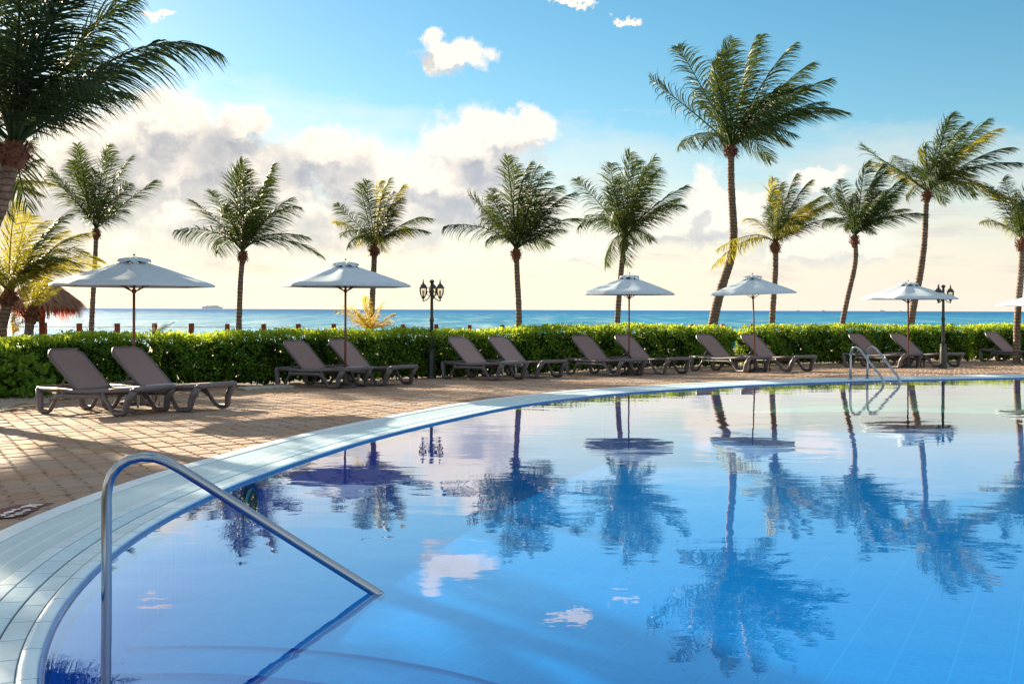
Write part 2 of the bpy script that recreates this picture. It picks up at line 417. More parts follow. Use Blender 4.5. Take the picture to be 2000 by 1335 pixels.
def mat_mosaic(name, c0, c1, grout, radial=None):
    a = Nt(name); p = a.geo()
    if radial:
        d = a.n('ShaderNodeVectorMath', _operation='SUBTRACT', i0=p, i1=(radial[0], radial[1], 0)).outputs[0]
        s = a.n('ShaderNodeSeparateXYZ', i0=d)
        ang = a.n('ShaderNodeMath', _operation='ARCTAN2', i0=s.outputs[1], i1=s.outputs[0]).outputs[0]
        fl = a.n('ShaderNodeCombineXYZ', i0=s.outputs[0], i1=s.outputs[1]).outputs[0]
        rad = a.n('ShaderNodeVectorMath', _operation='LENGTH', i0=fl).outputs[1]
        p2 = a.n('ShaderNodeCombineXYZ', i0=rad, i1=a.n('ShaderNodeMath', _operation='MULTIPLY', i0=ang, i1=1.6).outputs[0], i2=s.outputs[2]).outputs[0]
    else:
        rot = a.n('ShaderNodeVectorRotate', _rotation_type='Z_AXIS', Vector=p, Angle=.5); p2 = rot.outputs[0]
    def line(vec, sc, w):
        fr = a.n('ShaderNodeVectorMath', _operation='FRACTION', i0=a.scale(vec, (sc, sc, sc))).outputs[0]
        q = a.n('ShaderNodeSeparateXYZ', i0=fr)
        f = [a.n('ShaderNodeMath', _operation='LESS_THAN', i0=q.outputs[k], i1=w).outputs[0] for k in (0, 1)]
        return a.n('ShaderNodeMath', _operation='MAXIMUM', i0=f[0], i1=f[1]).outputs[0]
    cell = a.n('ShaderNodeTexWhiteNoise', _noise_dimensions='3D', Vector=a.n('ShaderNodeVectorMath', _operation='FLOOR', i0=a.scale(p2, (28, 28, 28))).outputs[0]).outputs[0]
    c = a.mix(a.ramp(cell, 0, 1), c0, c1)
    c = a.mix(a.n('ShaderNodeMath', _operation='MULTIPLY', i0=line(p2, 28, .07), i1=.30).outputs[0], c, grout)
    c = a.mix(a.n('ShaderNodeMath', _operation='MULTIPLY', i0=line(p2, 3.5, .035), i1=.55).outputs[0], c, grout)
    return a.end(a.bsdf(c, .4, spec=.3))
STEP_C = (-1.75, 3.15)
M['mosaic'] = mat_mosaic('pool_mosaic', (.0, .245, .80), (.001, .28, .86), (.03, .39, .92))
M['mosaic_wall'] = mat_mosaic('pool_wall_mosaic', (.003, .15, .74), (.006, .19, .80), (.05, .30, .90))
M['mosaic_step'] = mat_mosaic('pool_step_mosaic', (.0, .26, .82), (.001, .295, .88), (.12, .54, .95), STEP_C)

def mat_water():
    a = Nt('pool_water'); p = a.geo()
    h1 = a.noise(1.1, 3, .5, a.scale(p, (.8, 1.5, 1)), .3); h2 = a.noise(5.5, 3, .55, a.scale(p, (.8, 1.4, 1)), .2)
    h = a.n('ShaderNodeMath', _operation='MULTIPLY_ADD', i0=h2, i1=.09, i2=h1).outputs[0]
    nm = a.n('ShaderNodeBump', Height=h, Strength=1.0, Distance=.0030).outputs[0]
    inc = a.n('ShaderNodeNewGeometry').outputs['Incoming']
    dp = a.n('ShaderNodeVectorMath', _operation='DOT_PRODUCT', i0=inc, i1=nm).outputs[1]
    dp = a.n('ShaderNodeMath', _operation='ABSOLUTE', i0=dp).outputs[0]
    fr = a.n('ShaderNodeMath', _operation='POWER', i0=a.n('ShaderNodeMath', _operation='SUBTRACT', i0=1.0, i1=dp, _use_clamp=True).outputs[0], i1=2.95).outputs[0]
    gl = a.n('ShaderNodeBsdfGlossy', Roughness=.0, Normal=nm); gl.inputs[0].default_value = (1, 1, 1, 1)
    tr = a.n('ShaderNodeBsdfTransparent'); tr.inputs[0].default_value = (.42, .93, 1.0, 1)
    f2 = a.ramp(fr, 0, 1, .02, 1.0)
    mx = a.n('ShaderNodeMixShader', i0=f2, i1=tr.outputs[0], i2=gl.outputs[0])
    return a.end(mx.outputs[0])
M['water'] = mat_water()
def mat_sea():
    a = Nt('sea_water'); p = a.geo(); pp = a.scale(p, (.55, 1.0, 1))
    h = a.noise(.35, 8, .68, pp, .4); sx = a.n('ShaderNodeSeparateXYZ', i0=p)
    nm = a.bump(h, 1.0, 1.7)
    ang = a.n('ShaderNodeMath', _operation='DIVIDE', i0=sx.outputs[0], i1=sx.outputs[1]).outputs[0]
    shore = a.ramp(sx.outputs[1], 60, 900)
    deep = a.mix(shore, (.005, .24, .40), (.0, .13, .36))
    foam = a.ramp(a.noise(1.0, 9, .72, a.scale(p, (.16, .022, 1))), .48, .68, 0, .62)
    foam2 = a.n('ShaderNodeMath', _operation='MULTIPLY', i0=foam, i1=a.ramp(sx.outputs[1], 60, 900, 1.0, .22)).outputs[0]
    dk_ = a.ramp(a.noise(1.0, 8, .7, a.scale(p, (.10, .012, 1))), .42, .62, 0, .45)
    deep = a.mix(dk_, deep, (.0, .09, .22))
    c = a.mix(foam2, deep, (.48, .64, .68))
    b = a.bsdf(c, .36, normal=nm, spec=.35)
    d = a.n('ShaderNodeBsdfDiffuse', Color=c).outputs[0]
    return a.end(a.n('ShaderNodeMixShader', i0=.55, i1=b, i2=d).outputs[0])
M['sea'] = mat_sea()
def mat_glass():
    a = Nt('lantern_glass'); fr = a.n('ShaderNodeFresnel', IOR=1.45).outputs[0]
    gl = a.n('ShaderNodeBsdfGlossy', Roughness=.05); tr = a.n('ShaderNodeBsdfTransparent'); tr.inputs[0].default_value = (.95, .93, .85, 1)
    return a.end(a.n('ShaderNodeMixShader', i0=fr, i1=tr.outputs[0], i2=gl.outputs[0]).outputs[0])
M['glass'] = mat_glass()
M['bulb'] = mat_simple('lamp_bulb', (.75, .72, .66), .3)
M['maroon'] = mat_simple('maroon_paint', (.10, .012, .02), .6, var=.4, scale=40)
M['white_paint'] = mat_simple('white_paint', (.70, .70, .68), .6, var=.2, scale=40)

# ------------------------------------------------------------------ pool outline and ground height
inner_px = [(60,1335),(62,1297),(81,1245),(107,1203),(143,1160),(195,1102),(218,1084),(287,1033),(352,1001),(400,978),(430,960),(500,934),(570,910),(640,886),(720,860),(800,840),(900,817),(1000,795),(1100,780.5),(1200,770),(1300,763),(1390,757.5),(1500,751.5),(1600,748),(1700,744.5),(2000,738.5)]
POOLZ = -.024
pts = [G(x, y, -.02) for x, y in inner_px]; pts = [(p.x, p.y) for p in pts]
loop = pts + [(15, 22.4), (20, 21.5), (24.5, 17), (25, 10), (21, 4), (12, 1.9), (4, 1.75), (.8, 1.9), (-.6, 2.35), (-1.4, 3.0)]
loop = np.array(loop); loop = np.vstack([loop, loop[:1]])
D0 = resample(loop, 2400)[:-1]
def gsm(P, w):
    k = np.exp(-.5 * (np.arange(-3 * w, 3 * w + 1) / w) ** 2); k /= k.sum()
    Q = np.vstack([P[-3 * w:], P, P[:3 * w]]); return np.stack([np.convolve(Q[:, i], k, 'valid') for i in (0, 1)], 1)
INN = gsm(D0, 22)
INN = resample(np.vstack([INN, INN[:1]]), 2401)[:-1]
NI = len(INN); tg = np.roll(INN, -1, 0) - np.roll(INN, 1, 0); tg /= np.linalg.norm(tg, axis=1)[:, None]
NRM = np.stack([-tg[:, 1], tg[:, 0]], 1)            # points away from the water (left of travel)
NRM = gsm(NRM, 12); NRM /= np.linalg.norm(NRM, axis=1)[:, None]
SEG = np.linalg.norm(np.roll(INN, -1, 0) - INN, axis=1); SS = np.r_[0, np.cumsum(SEG)]; PERI = SS[-1]
def on_edge(s, d):
    """point at arc length s along the pool edge, d metres away from the water"""
    i = np.interp(s % PERI, SS, np.arange(NI + 1)); a = int(i) % NI; b = (a + 1) % NI; t = i - int(i)
    p = INN[a] * (1 - t) + INN[b] * t; n = NRM[a] * (1 - t) + NRM[b] * t
    return p[0] + n[0] * d, p[1] + n[1] * d
COPE = .88
OUTR = INN + NRM * COPE
def inside(x, y, P=OUTR):
    x = np.atleast_1d(x); y = np.atleast_1d(y); c = np.zeros(len(x), bool)
    Q = P[::8]; j = len(Q) - 1
    for i in range(len(Q)):
        xi, yi = Q[i]; xj, yj = Q[j]
        if yi != yj:
            m = ((yi > y) != (yj > y)) & (x < (xj - xi) * (y - yi) / (yj - yi) + xi); c ^= m
        j = i
    return c
OD = OUTR[::12]
def dist_out(x, y):
    x = np.atleast_1d(x); y = np.atleast_1d(y)
    d = np.sqrt(((x[:, None] - OD[None, :, 0]) ** 2 + (y[:, None] - OD[None, :, 1]) ** 2).min(1))
    return np.where(inside(x, y), 0, d)
def hz(x, y):
    d = dist_out(x, y); return -.012 - .03 * np.minimum(d, 7.0)
def GT(x, y):
    z = -.15
    for _ in range(6):
        p = G(x, y, z); z = float(hz(p.x, p.y)[0])
    return G(x, y, z)

# ------------------------------------------------------------------ sea, beach, ground
b = MB(); R = 30000
b.add([(-R, 52, -1.15), (R, 52, -1.15), (R, R, -1.15), (-R, R, -1.15)], [(0, 1, 2, 3)])
sea = b.build('sea', M['sea']); tag(sea, 'blue green sea with small waves reaching to the horizon', kind='structure')
rng = random.Random(5); nr = np.random.default_rng(7)
xs = np.linspace(-60, 90, 76); ys = np.linspace(17, 58, 40)
V = []; 
for yv in ys:
    for xv in xs:
        z = -.33 if yv < 46 else -.33 - (yv - 46) * .10
        V.append((xv, yv, z + .02 * math.sin(xv * 1.7 + yv)))
nx = len(xs); Q = [(j * nx + i, j * nx + i + 1, (j + 1) * nx + i + 1, (j + 1) * nx + i) for j in range(len(ys) - 1) for i in range(nx - 1)]
beach = link('beach', indexed_mesh('beach', np.array(V), np.array(Q), M['sand'], smooth=True)); tag(beach, 'pale sand of the beach behind the hedge', kind='structure')
# terrace base (sand the pavers lie in)
XS = np.arange(-40, 40.01, .5); YS = np.arange(-12, 34.01, .5)
gx, gy = np.meshgrid(XS, YS); zz = hz(gx.ravel(), gy.ravel()).reshape(gx.shape) - .022
ins = inside(gx.ravel(), gy.ravel(), INN + NRM * .55).reshape(gx.shape)
V = np.stack([gx.ravel(), gy.ravel(), zz.ravel()], 1); nx = len(XS); Q = []
for j in range(len(YS) - 1):
    for i in range(nx - 1):
        if ins[j, i] or ins[j, i + 1] or ins[j + 1, i] or ins[j + 1, i + 1]: continue
        Q.append((j * nx + i, j * nx + i + 1, (j + 1) * nx + i + 1, (j + 1) * nx + i))
terrace = link('terrace', indexed_mesh('terrace', V, np.array(Q), M['joint'], smooth=True)); tag(terrace, 'paved pool terrace of interlocking concrete stones', kind='structure')

# hedge front line (on the ground)
hz_front = [(-260, 772), (-80, 770), (130, 767), (300, 757), (480, 752), (650, 746), (840, 739), (1000, 732), (1110, 728), (1250, 720), (1400, 715), (1455, 713), (1600, 710), (1750, 706.5), (1908, 704.5), (2100, 700), (2500, 690)]
HF = np.array([[p.x, p.y] for p in (G(x, y, -.20) for x, y in hz_front)])
hline = resample(HF, 400)
def front_y(x): return np.interp(x, hline[:, 0], hline[:, 1])

# pavers
TH = math.radians(31); cdir = np.array([math.sin(TH), -math.cos(TH)]); rdir = np.array([math.cos(TH), math.sin(TH)])
PR, PC = .19, .27
def paver_outline():
    w, h, t = PR, PC, .040; g_ = .0035; gh = .012
    L = [(-w / 2 + g_, -h / 2 + gh), (-w / 2 + g_ + t, -h / 4), (-w / 2 + g_ , 0), (-w / 2 + g_ + t, h / 4), (-w / 2 + g_, h / 2 - gh)]
    Rr = [(w / 2 - g_, h / 2 - gh), (w / 2 - g_ + t, h / 4), (w / 2 - g_, 0), (w / 2 - g_ + t, -h / 4), (w / 2 - g_, -h / 2 + gh)]
    return L + Rr          # closed, clockwise
po = np.array(paver_outline()); npo = len(po); poi = po * np.array([.93, .88]) + np.array([.0008, 0])
def paver_verts(x, y, z, nxs, nys, rr):
    R2 = np.array([[rdir[0], cdir[0]], [rdir[1], cdir[1]]])
    a = po @ R2.T; bb = poi @ R2.T
    vt = [(x + q[0], y + q[1], z - .03 + q[0] * nxs + q[1] * nys) for q in a]
    vm_ = [(x + q[0], y + q[1], z - .012 + q[0] * nxs + q[1] * nys) for q in a]
    vi = [(x + q[0], y + q[1], z + q[0] * nxs + q[1] * nys) for q in bb]
    return vt + vm_ + vi
pf = []
for k in range(npo):
    j = (k + 1) % npo
    pf += [(k, k + npo, j + npo, j), (k + npo, k + 2 * npo, j + 2 * npo, j + npo)]
pf_top = tuple(2 * npo + k for k in range(npo))[::-1]
cand = []
I = np.arange(-190, 230); J = np.arange(-140, 70)
ii, jj = np.meshgrid(I, J); ii = ii.ravel(); jj = jj.ravel()
off = ((ii * 7) % 3 - 1) * .022
px_ = ii * PR * rdir[0] + (jj * PC + off) * cdir[0]; py_ = ii * PR * rdir[1] + (jj * PC + off) * cdir[1] + 10
vis = (py_ > 2.2) & (py_ < 34) & (np.abs(px_) < .56 * py_ + 2.5) & (py_ < front_y(px_) + .45)
px_, py_ = px_[vis], py_[vis]
# leave out those under the coping, and the gravel corner at the left
keep = ~inside(px_, py_, INN + NRM * (COPE - .10)); px_, py_ = px_[keep], py_[keep]
pc = G(20, 792, -.15)
gravel = (py_ > front_y(px_) - 1.6) & (px_ < -6.6)
px_, py_ = px_[~gravel], py_[~gravel]
pz_ = hz(px_, py_)
e_ = .1; gxs = (hz(px_ + e_, py_) - hz(px_ - e_, py_)) / (2 * e_); gys = (hz(px_, py_ + e_) - hz(px_, py_ - e_)) / (2 * e_)
pz_ = pz_ + nr.uniform(-.005, .005, len(px_))
score = py_ + np.abs(px_) * .05 + np.where(np.abs(px_) > .5 * py_, 50, 0) + np.where(px_ > 1.5, 30, 0)
order = np.argsort(score); near = set(order[:300].tolist())
pvm = []
far = MB()
for k in range(len(px_)):
    sx, sy = gxs[k] + nr.uniform(-.012, .012), gys[k] + nr.uniform(-.012, .012)
    if k in near:
        v = paver_verts(0, 0, 0, 0, 0, 0)
        if not pvm:
            for q in range(3):
                m_ = MB(); vv = [(a[0], a[1], a[2] + (nr.uniform(-.001, .001))) for a in v]; m_.add(vv, pf + [pf_top])
                pvm.append(m_.mesh('paver', M['paver']))
        o = link('paver', pvm[k % 3], terrace, loc=(px_[k], py_[k], pz_[k]))
        o.rotation_euler = (math.atan(sy), -math.atan(sx), nr.uniform(-.012, .012))
    else:
        far.add(paver_verts(px_[k], py_[k], pz_[k], sx, sy, 0), pf + [pf_top], tint=float(nr.random()))
far.build('paving_stones', M['paver_far'], terrace, kind='stuff')

# gravel bed at the left end and a lattice edging
b = MB(); n = 0; V = []; tn = []
gp = [(-230, 860), (-60, 812), (40, 800), (95, 788), (98, 772), (60, 768), (-60, 770), (-230, 772)]
gpt = [GT(x, y) for x, y in gp]
b.add([(p.x, p.y, p.z + .010) for p in gpt] , [tuple(range(len(gpt)))])
gb = b.build('gravel_ground', M['soil'], terrace)
tag(gb, kind='stuff')
# little stones over the gravel
Vq = []
gxmin, gxmax = -12.5, -6.4
for k in range(2600):
    x = rng.uniform(gxmin, gxmax); y = front_y(x) - rng.uniform(.0, 1.7); z = float(hz(x, y)[0]) + .012; r = rng.uniform(.012, .035); a0 = rng.random() * 6.28
    ring = [(x + r * math.cos(a0 + q * 1.571), y + r * .8 * math.sin(a0 + q * 1.571), z) for q in range(4)]; t_ = (x, y, z + r * .7)
    for q in range(4): Vq.append([ring[q], ring[(q + 1) % 4], t_])
stones = link('gravel', quads_mesh('gravel', np.array(Vq), M['soil'], nq=3), terrace, kind='stuff')
# dry palm husks on the gravel
for k, (x, y, L_, a_) in enumerate([(62, 800, .75, .15), (30, 806, .5, -.1), (48, 795, .4, .4)]):
    p = GT(x, y); b = MB(); d = Vector((math.cos(a_), math.sin(a_), 0))
    b.tube([p - d * L_ / 2 + Vector((0, 0, .03)), p + Vector((0, 0, .06)), p + d * L_ / 2 + Vector((0, 0, .02))], [.01, .045, .006], 6, flat=(1, .35))
    o = b.build('dry_husk', M['husk'], smooth=True)
    tag(o, ['longest dry palm husk by the rear leg of the first lounger', 'dry palm husk lying nearest the left edge of the gravel', 'short dry palm husk behind the longest one'][k], 'palm husk')
# lattice edging stones in front of the hedge, left of the second pair of loungers
eo = empty('lattice_edging', (0, 0, 0), 0, 'pale perforated concrete edging strip at the foot of the hedge', 'edging')
pa, pb = GT(478, 762), GT(572, 757)
for k in range(7):
    c = pa.lerp(pb, (k + .5) / 7); b = MB(); ex = (pb - pa).normalized(); ey = Vector((-ex.y, ex.x, 0))
    for (u, v) in ((0, .0), (0, .26)):
        ring = [c + ex * (u + .072 * math.cos(t)) + ey * (v + .12 * math.sin(t)) + Vector((0, 0, .02)) for t in np.linspace(0, 2 * math.pi, 11)]
        b.tube(ring, .028, 6, caps=False)
    b.build('ring_block', M['edging'], eo, smooth=True)

# ------------------------------------------------------------------ pool
def strip(name, rows, mat, parent, s0=0.0, s1=None, ds=.12, smooth=False):
    """rows: list of (d, z); swept along the edge"""
    s1 = PERI if s1 is None else s1; n = int((s1 - s0) / ds) + 1; V = []
    for k in range(n + 1):
        s = s0 + (s1 - s0) * k / n
        for (d, z) in rows: V.append((*on_edge(s, d), z))
    m = len(rows); Q = [(i * m + j, (i + 1) * m + j, (i + 1) * m + j + 1, i * m + j + 1) for i in range(n) for j in range(m - 1)]
    return link(name, indexed_mesh(name, np.array(V), np.array(Q), mat, smooth=smooth), parent)
basin = None
V = [(x, y, -.60) for x, y in INN[::12]]
b = MB(); b.add(V, [tuple(range(len(V)))]); basin = b.build('pool_floor', M['mosaic']); tag(basin, 'blue mosaic floor of the swimming pool', kind='structure')
w_ = strip('pool_wall', [(.0, -.60), (.0, -.055)], M['mosaic_wall'], basin)
# round entry steps
for k, (r, z) in enumerate(((2.75, -.58), (2.25, -.56), (1.75, -.54), (1.25, -.52))):
    b = MB(); n = 72; v = []; f = []
    for q in range(n + 1):
        t = -1.7 + 3.6 * q / n; x, y = STEP_C[0] + r * math.cos(t), STEP_C[1] + r * math.sin(t)
        v += [(x, y, -.61), (x, y, z - .02), (x - .02 * math.cos(t), y - .02 * math.sin(t), z)]
    v.append((STEP_C[0], STEP_C[1], z)); c = len(v) - 1
    for q in range(n): f += [(q * 3, q * 3 + 3, q * 3 + 4, q * 3 + 1), (q * 3 + 1, q * 3 + 4, q * 3 + 5, q * 3 + 2), (q * 3 + 2, q * 3 + 5, c)]
    # keep the steps inside the pool
    ok = inside(np.array([p[0] for p in v]), np.array([p[1] for p in v]), INN + NRM * .25)
    f = [q for q in f if all(ok[i] for i in q)]
    b.add(v, f).build('pool_step', M['mosaic_step'], basin)
V = [(x, y, POOLZ) for x, y in (INN + NRM * .03)[::8]]
b = MB(); b.add(V, [tuple(range(len(V)))]); pw = b.build('pool_water', M['water']); tag(pw, 'calm clear pool water mirroring palms and clouds', kind='structure')

cope = bpy.data.objects.new('pool_edge', None); COL.objects.link(cope); tag(cope, 'curved pale blue pool edge of tiles and overflow grate', kind='structure')
def band_piece(s0, s1, d0, d1, z, mat, name, parent, gap=.0022, sgap=.0045, bev=.002, zin=None, into=None, sub=2):
    v = []; rows = [(d0 + gap, -.05), (d0 + gap, -bev), (d0 + gap + bev, 0), (d1 - gap - bev, 0), (d1 - gap, -bev), (d1 - gap, -.05)]
    ss = [s0 + sgap + (s1 - s0 - 2 * sgap) * q / sub for q in range(sub + 1)]
    for s in ss:
        for (d, zz_) in rows: v.append((*on_edge(s, d), z + zz_))
    m = len(rows); f = [(i * m + j, (i + 1) * m + j, (i + 1) * m + j + 1, i * m + j + 1) for i in range(sub) for j in range(m - 1)]
    f += [tuple(range(m)), tuple(sub * m + j for j in range(m))[::-1]]
    if into is not None: into.add(v, f); return None
    return MB().add(v, f).build(name, mat, parent)
# the tiled rows; arc length 0 is at the bottom left of the view, a few metres more lie before it
TL = .25; far_t = [MB() for _ in range(3)]
band_d = [(.105, .205, -.004), (.208, .322, 0.0), (.325, .41, 0.0)]
for q, (d0, d1, z) in enumerate(band_d):
    mt = [M['tile_a'], M['tile_b'], M['tile_a']][q]
    n = int(PERI / TL)
    for k in range(n):
        s0 = k * PERI / n; s1 = (k + 1) * PERI / n
        s0 += .06 * q; s1 += .06 * q
        if s0 < 24.8 or s0 > PERI - .55: band_piece(s0, s1, d0, d1, z, mt, 'tile', cope)
        else: band_piece(s0, s1, d0, d1, z, mt, 'tile', cope, into=far_t[q], sub=1)
    far_t[q].build('tile_row', mt, cope, kind='stuff')
strip('tile_bed', [(.09, -.0085), (.415, -.0065)], M['channel'], cope)
# rounded nosing in short lengths over a cobalt strip
n = int(PERI / .36); fb_ = MB()
for k in range(n):
    s0 = k * PERI / n + .003; s1 = (k + 1) * PERI / n - .003; v = []
    rows = [(.103, -.008), (.098, -.001), (.075, 0.0), (.045, -.001), (.032, -.004), (.030, -.010)]
    for s in (s0, (s0 + s1) / 2, s1):
        for d, z in rows: v.append((*on_edge(s, d), z))
    m = len(rows); f = [(i * m + j, i * m + j + 1, (i + 1) * m + j + 1, (i + 1) * m + j) for i in range(2) for j in range(m - 1)]
    f = [q[::-1] for q in f]
    if s0 < 30 or s0 > PERI - .6: MB().add(v, f).build('nosing_tile', M['nosing'], cope, smooth=True)
    else: fb_.add(v, f)
n = int(PERI / .25); fc_ = MB()
for k in range(n):
    s0 = k * PERI / n + .0025; s1 = (k + 1) * PERI / n - .0025; v = []
    rows = [(.030, -.006), (.024, -.004), (.015, -.009), (.008, -.018), (.004, -.030), (.003, -.045)]
    for s in (s0, (s0 + s1) / 2, s1):
        for d, z in rows: v.append((*on_edge(s, d), z))
    m = len(rows); f = [(i * m + j, (i + 1) * m + j, (i + 1) * m + j + 1, i * m + j + 1) for i in range(2) for j in range(m - 1)]
    if s0 < 30 or s0 > PERI - .6: MB().add(v, f).build('roll_tile', M['cobalt'], cope, smooth=True)
    else: fc_.add(v, f)
fc_.build('roll_row', M['cobalt'], cope, smooth=True, kind='stuff')
fb_.build('nosing_row', M['nosing'], cope, smooth=True, kind='stuff')
strip('cobalt_strip', [(.010, -.03), (.004, -.038), (.0, -.05), (.0, -.12)], M['cobalt'], cope, smooth=True)
# overflow grate: bars across the channel
b = MB(); s = 0.0
while s < PERI:
    if s < 32 or s > PERI - 1.0:
        p0, p1 = on_edge(s, .417), on_edge(s, .735); q0, q1 = on_edge(s + .0105, .417), on_edge(s + .0105, .735)
        b.add([(*p0, -.004), (*p1, -.004), (*q1, -.004), (*q0, -.004), (*p0, -.0065), (*p1, -.0065), (*q1, -.0065), (*q0, -.0065)], [(0, 1, 2, 3), (0, 4, 5, 1), (3, 2, 6, 7)])
    s += .022
b.build('grate_bars', M['grate'], cope, kind='stuff')
for d in (.414, .52, .63, .737):
    strip('grate_runner', [(d - .004, -.02), (d - .004, -.006), (d + .004, -.006), (d + .004, -.02)], M['grate'], cope)
strip('channel', [(.41, -.02), (.42, -.10), (.73, -.10), (.745, -.02)], M['channel'], cope)
n = int(PERI / 1.0); fb_ = MB()
for k in range(n):
    s0 = k * PERI / n; s1 = (k + 1) * PERI / n
    if s0 < 40 or s0 > PERI - 1.1: band_piece(s0, s1, .742, .88, .004, M['border'], 'border_slab', cope, gap=.0015, sgap=.002, sub=4)
    else: band_piece(s0, s1, .742, .88, .004, M['border'], 'border_slab', cope, gap=.0015, sgap=.002, sub=4, into=fb_)
fb_.build('border_row', M['border'], cope, kind='stuff')
# painted marking on the paving at the left
mk = []
for (x, y) in [(-30, 998), (0, 995), (35, 987), (70, 984), (108, 983), (84, 990), (50, 1006), (30, 1011), (0, 1013), (-30, 1016)]:
    p = GT(x, y); mk.append((p.x, p.y, p.z + .007))
pm = MB(); pm.add(mk, [tuple(range(len(mk)))]); pmo = pm.build('painted_marking', M['maroon'])
tag(pmo, 'maroon painted strip with worn white lettering on the paving beside the pool edge', 'painted sign')
lt = MB()
def stroke(x0, y0, x1, y1, h):
    c = [GT(x0, y0), GT(x1, y1), GT(x1 + h * .8, y1 + h), GT(x0 + h * .8, y0 + h)]
    lt.add([(p.x, p.y, p.z + .011) for p in c], [(0, 1, 2, 3)])
for st_ in [(40, 992, 52, 988.5, 2.6), (50, 989, 62, 987, 3.4), (56, 987, 84, 986.3, 1.2), (58, 990, 70, 989, 1.4), (66, 988.6, 82, 987.6, 1.2), (60, 992, 73, 993, -1.6),
            (42, 1000, 60, 998, 1.2), (46, 997.6, 58, 996, 1.4), (22, 997, 40, 995, 1.8), (6, 1003, 26, 1000, 2.4), (14, 1001, 30, 998, 1.4), (0, 1006.5, 18, 1005, 1.2),
            (0, 1008, 10, 1007, 2.4), (28, 1006, 44, 1004.5, 1.5), (30, 1003.5, 49, 1002, 1.1), (16, 1009.5, 28, 1009, 1.6), (8, 1012, 24, 1010.4, 1.0), (20, 1007.2, 37, 1006.5, 1.2)]:
    stroke(*st_)
lt.build('lettering', M['white_paint'], pmo)
# pool light on the wall under water
px = None
best = int(np.argmin(np.where(INN[:, 1] > 3, ((CX + INN[:, 0] / INN[:, 1] * F) - 480) ** 2 + ((CY + (CAMZ + .19) / INN[:, 1] * F) - 972) ** 2, 1e12))); c = Vector((INN[best][0] - NRM[best][0] * .03, INN[best][1] - NRM[best][1] * .03, -.19))
nn = Vector((-NRM[best][0], -NRM[best][1], 0)); tt = Vector((nn.y, -nn.x, 0)); lo = empty('pool_light', c, 0, 'round underwater light set in the pool wall behind the sloping handrail', 'pool light')
b = MB(); b.tube([tt * (.115 * math.cos(a)) + Vector((0, 0, .115 * math.sin(a))) for a in np.linspace(0, 2 * math.pi, 25)], .018, 8, caps=False); b.build('rim', M['steel'], lo, smooth=True)
b = MB(); b.add([tt * (.10 * math.cos(a)) + Vector((0, 0, .10 * math.sin(a))) + nn * .01 for a in np.linspace(0, 2 * math.pi, 24, endpoint=False)], [tuple(range(24))]); b.build('lens', M['channel'], lo)

# handrail in the pool, and the ladder across it
hr = empty('handrail', G(208, 1183, POOLZ), 0, 'bent stainless steel handrail rising from the water in the foreground', 'handrail')
base = hr.location.copy()
Z0 = base.y
end = G(735, 1157, POOLZ)
def onz(x, y, t): return at(x, y, lerp(Z0, end.y, t))
P = [at(208, 1183, Z0) + Vector((0, 0, -.54)), at(208, 1183, Z0), at(208, 1050, Z0), at(208, 972, Z0)]
for (x, y, t) in [(211, 946, .01), (219, 926, .02), (233, 909, .04), (253, 897, .07), (276, 892, .11), (302, 893, .16), (326, 901, .2), (352, 915, .25), (400, 945, .35), (500, 1009, .55), (620, 1085, .79), (735, 1157, 1.0)]:
    P.append(onz(x, y, t))
dd = (P[-1] - P[-2]).normalized(); P.append(P[-1] + dd * .04)
b = MB(); b.tube([p - base for p in P], .0232, 16); b.build('tube', M['steel'], hr, smooth=True)
p0 = at(208, 1183, Z0); b = MB(); b.lathe([(.05, -.55), (.05, -.53), (.03, -.52)], 16, (0, 0, 0)); b.build('foot_flange', M['steel'], hr, smooth=True)
ld = empty('pool_ladder', G(1678, 741, 0), 0, 'stainless steel pool ladder with two curved rails on the far edge', 'ladder')
lb = ld.location.copy(); ends = []
for (bx, by, dx) in ((1661, 740.5, 0), (1694, 739.5, 0)):
    b0 = G(bx, by, -.006); nd = np.array([INN[:, 0] - b0.x, INN[:, 1] - b0.y]); i0 = int(np.argmin((nd ** 2).sum(0))); n2 = Vector((-NRM[i0][0], -NRM[i0][1], 0))
    prof = [(0, -.02), (0, .25), (0, .48), (.02, .56), (.07, .625), (.15, .65), (.24, .62), (.34, .55), (.60, .32), (.86, .12), (.93, .04), (.955, -.06), (.955, -.5)]
    pr = rounded([b0 + n2 * a + Vector((0, 0, z)) for a, z in prof], .03, 3)
    b = MB(); b.tube([p - lb for p in pr], .0232, 12); b.build('rail', M['steel'], ld, smooth=True)
    b = MB(); b.lathe([(.055, -.004), (.055, .012), (.03, .02)], 14, b0 - lb); b.build('flange', M['steel'], ld, smooth=True); ends.append((b0, n2))
for z in (-.15, -.30, -.45):
    b = MB(); b.tube([e[0] + e[1] * .955 + Vector((0, 0, z)) - lb for e in ends], .03, 8, flat=(1, .5)); b.build('tread', M['steel'], ld)
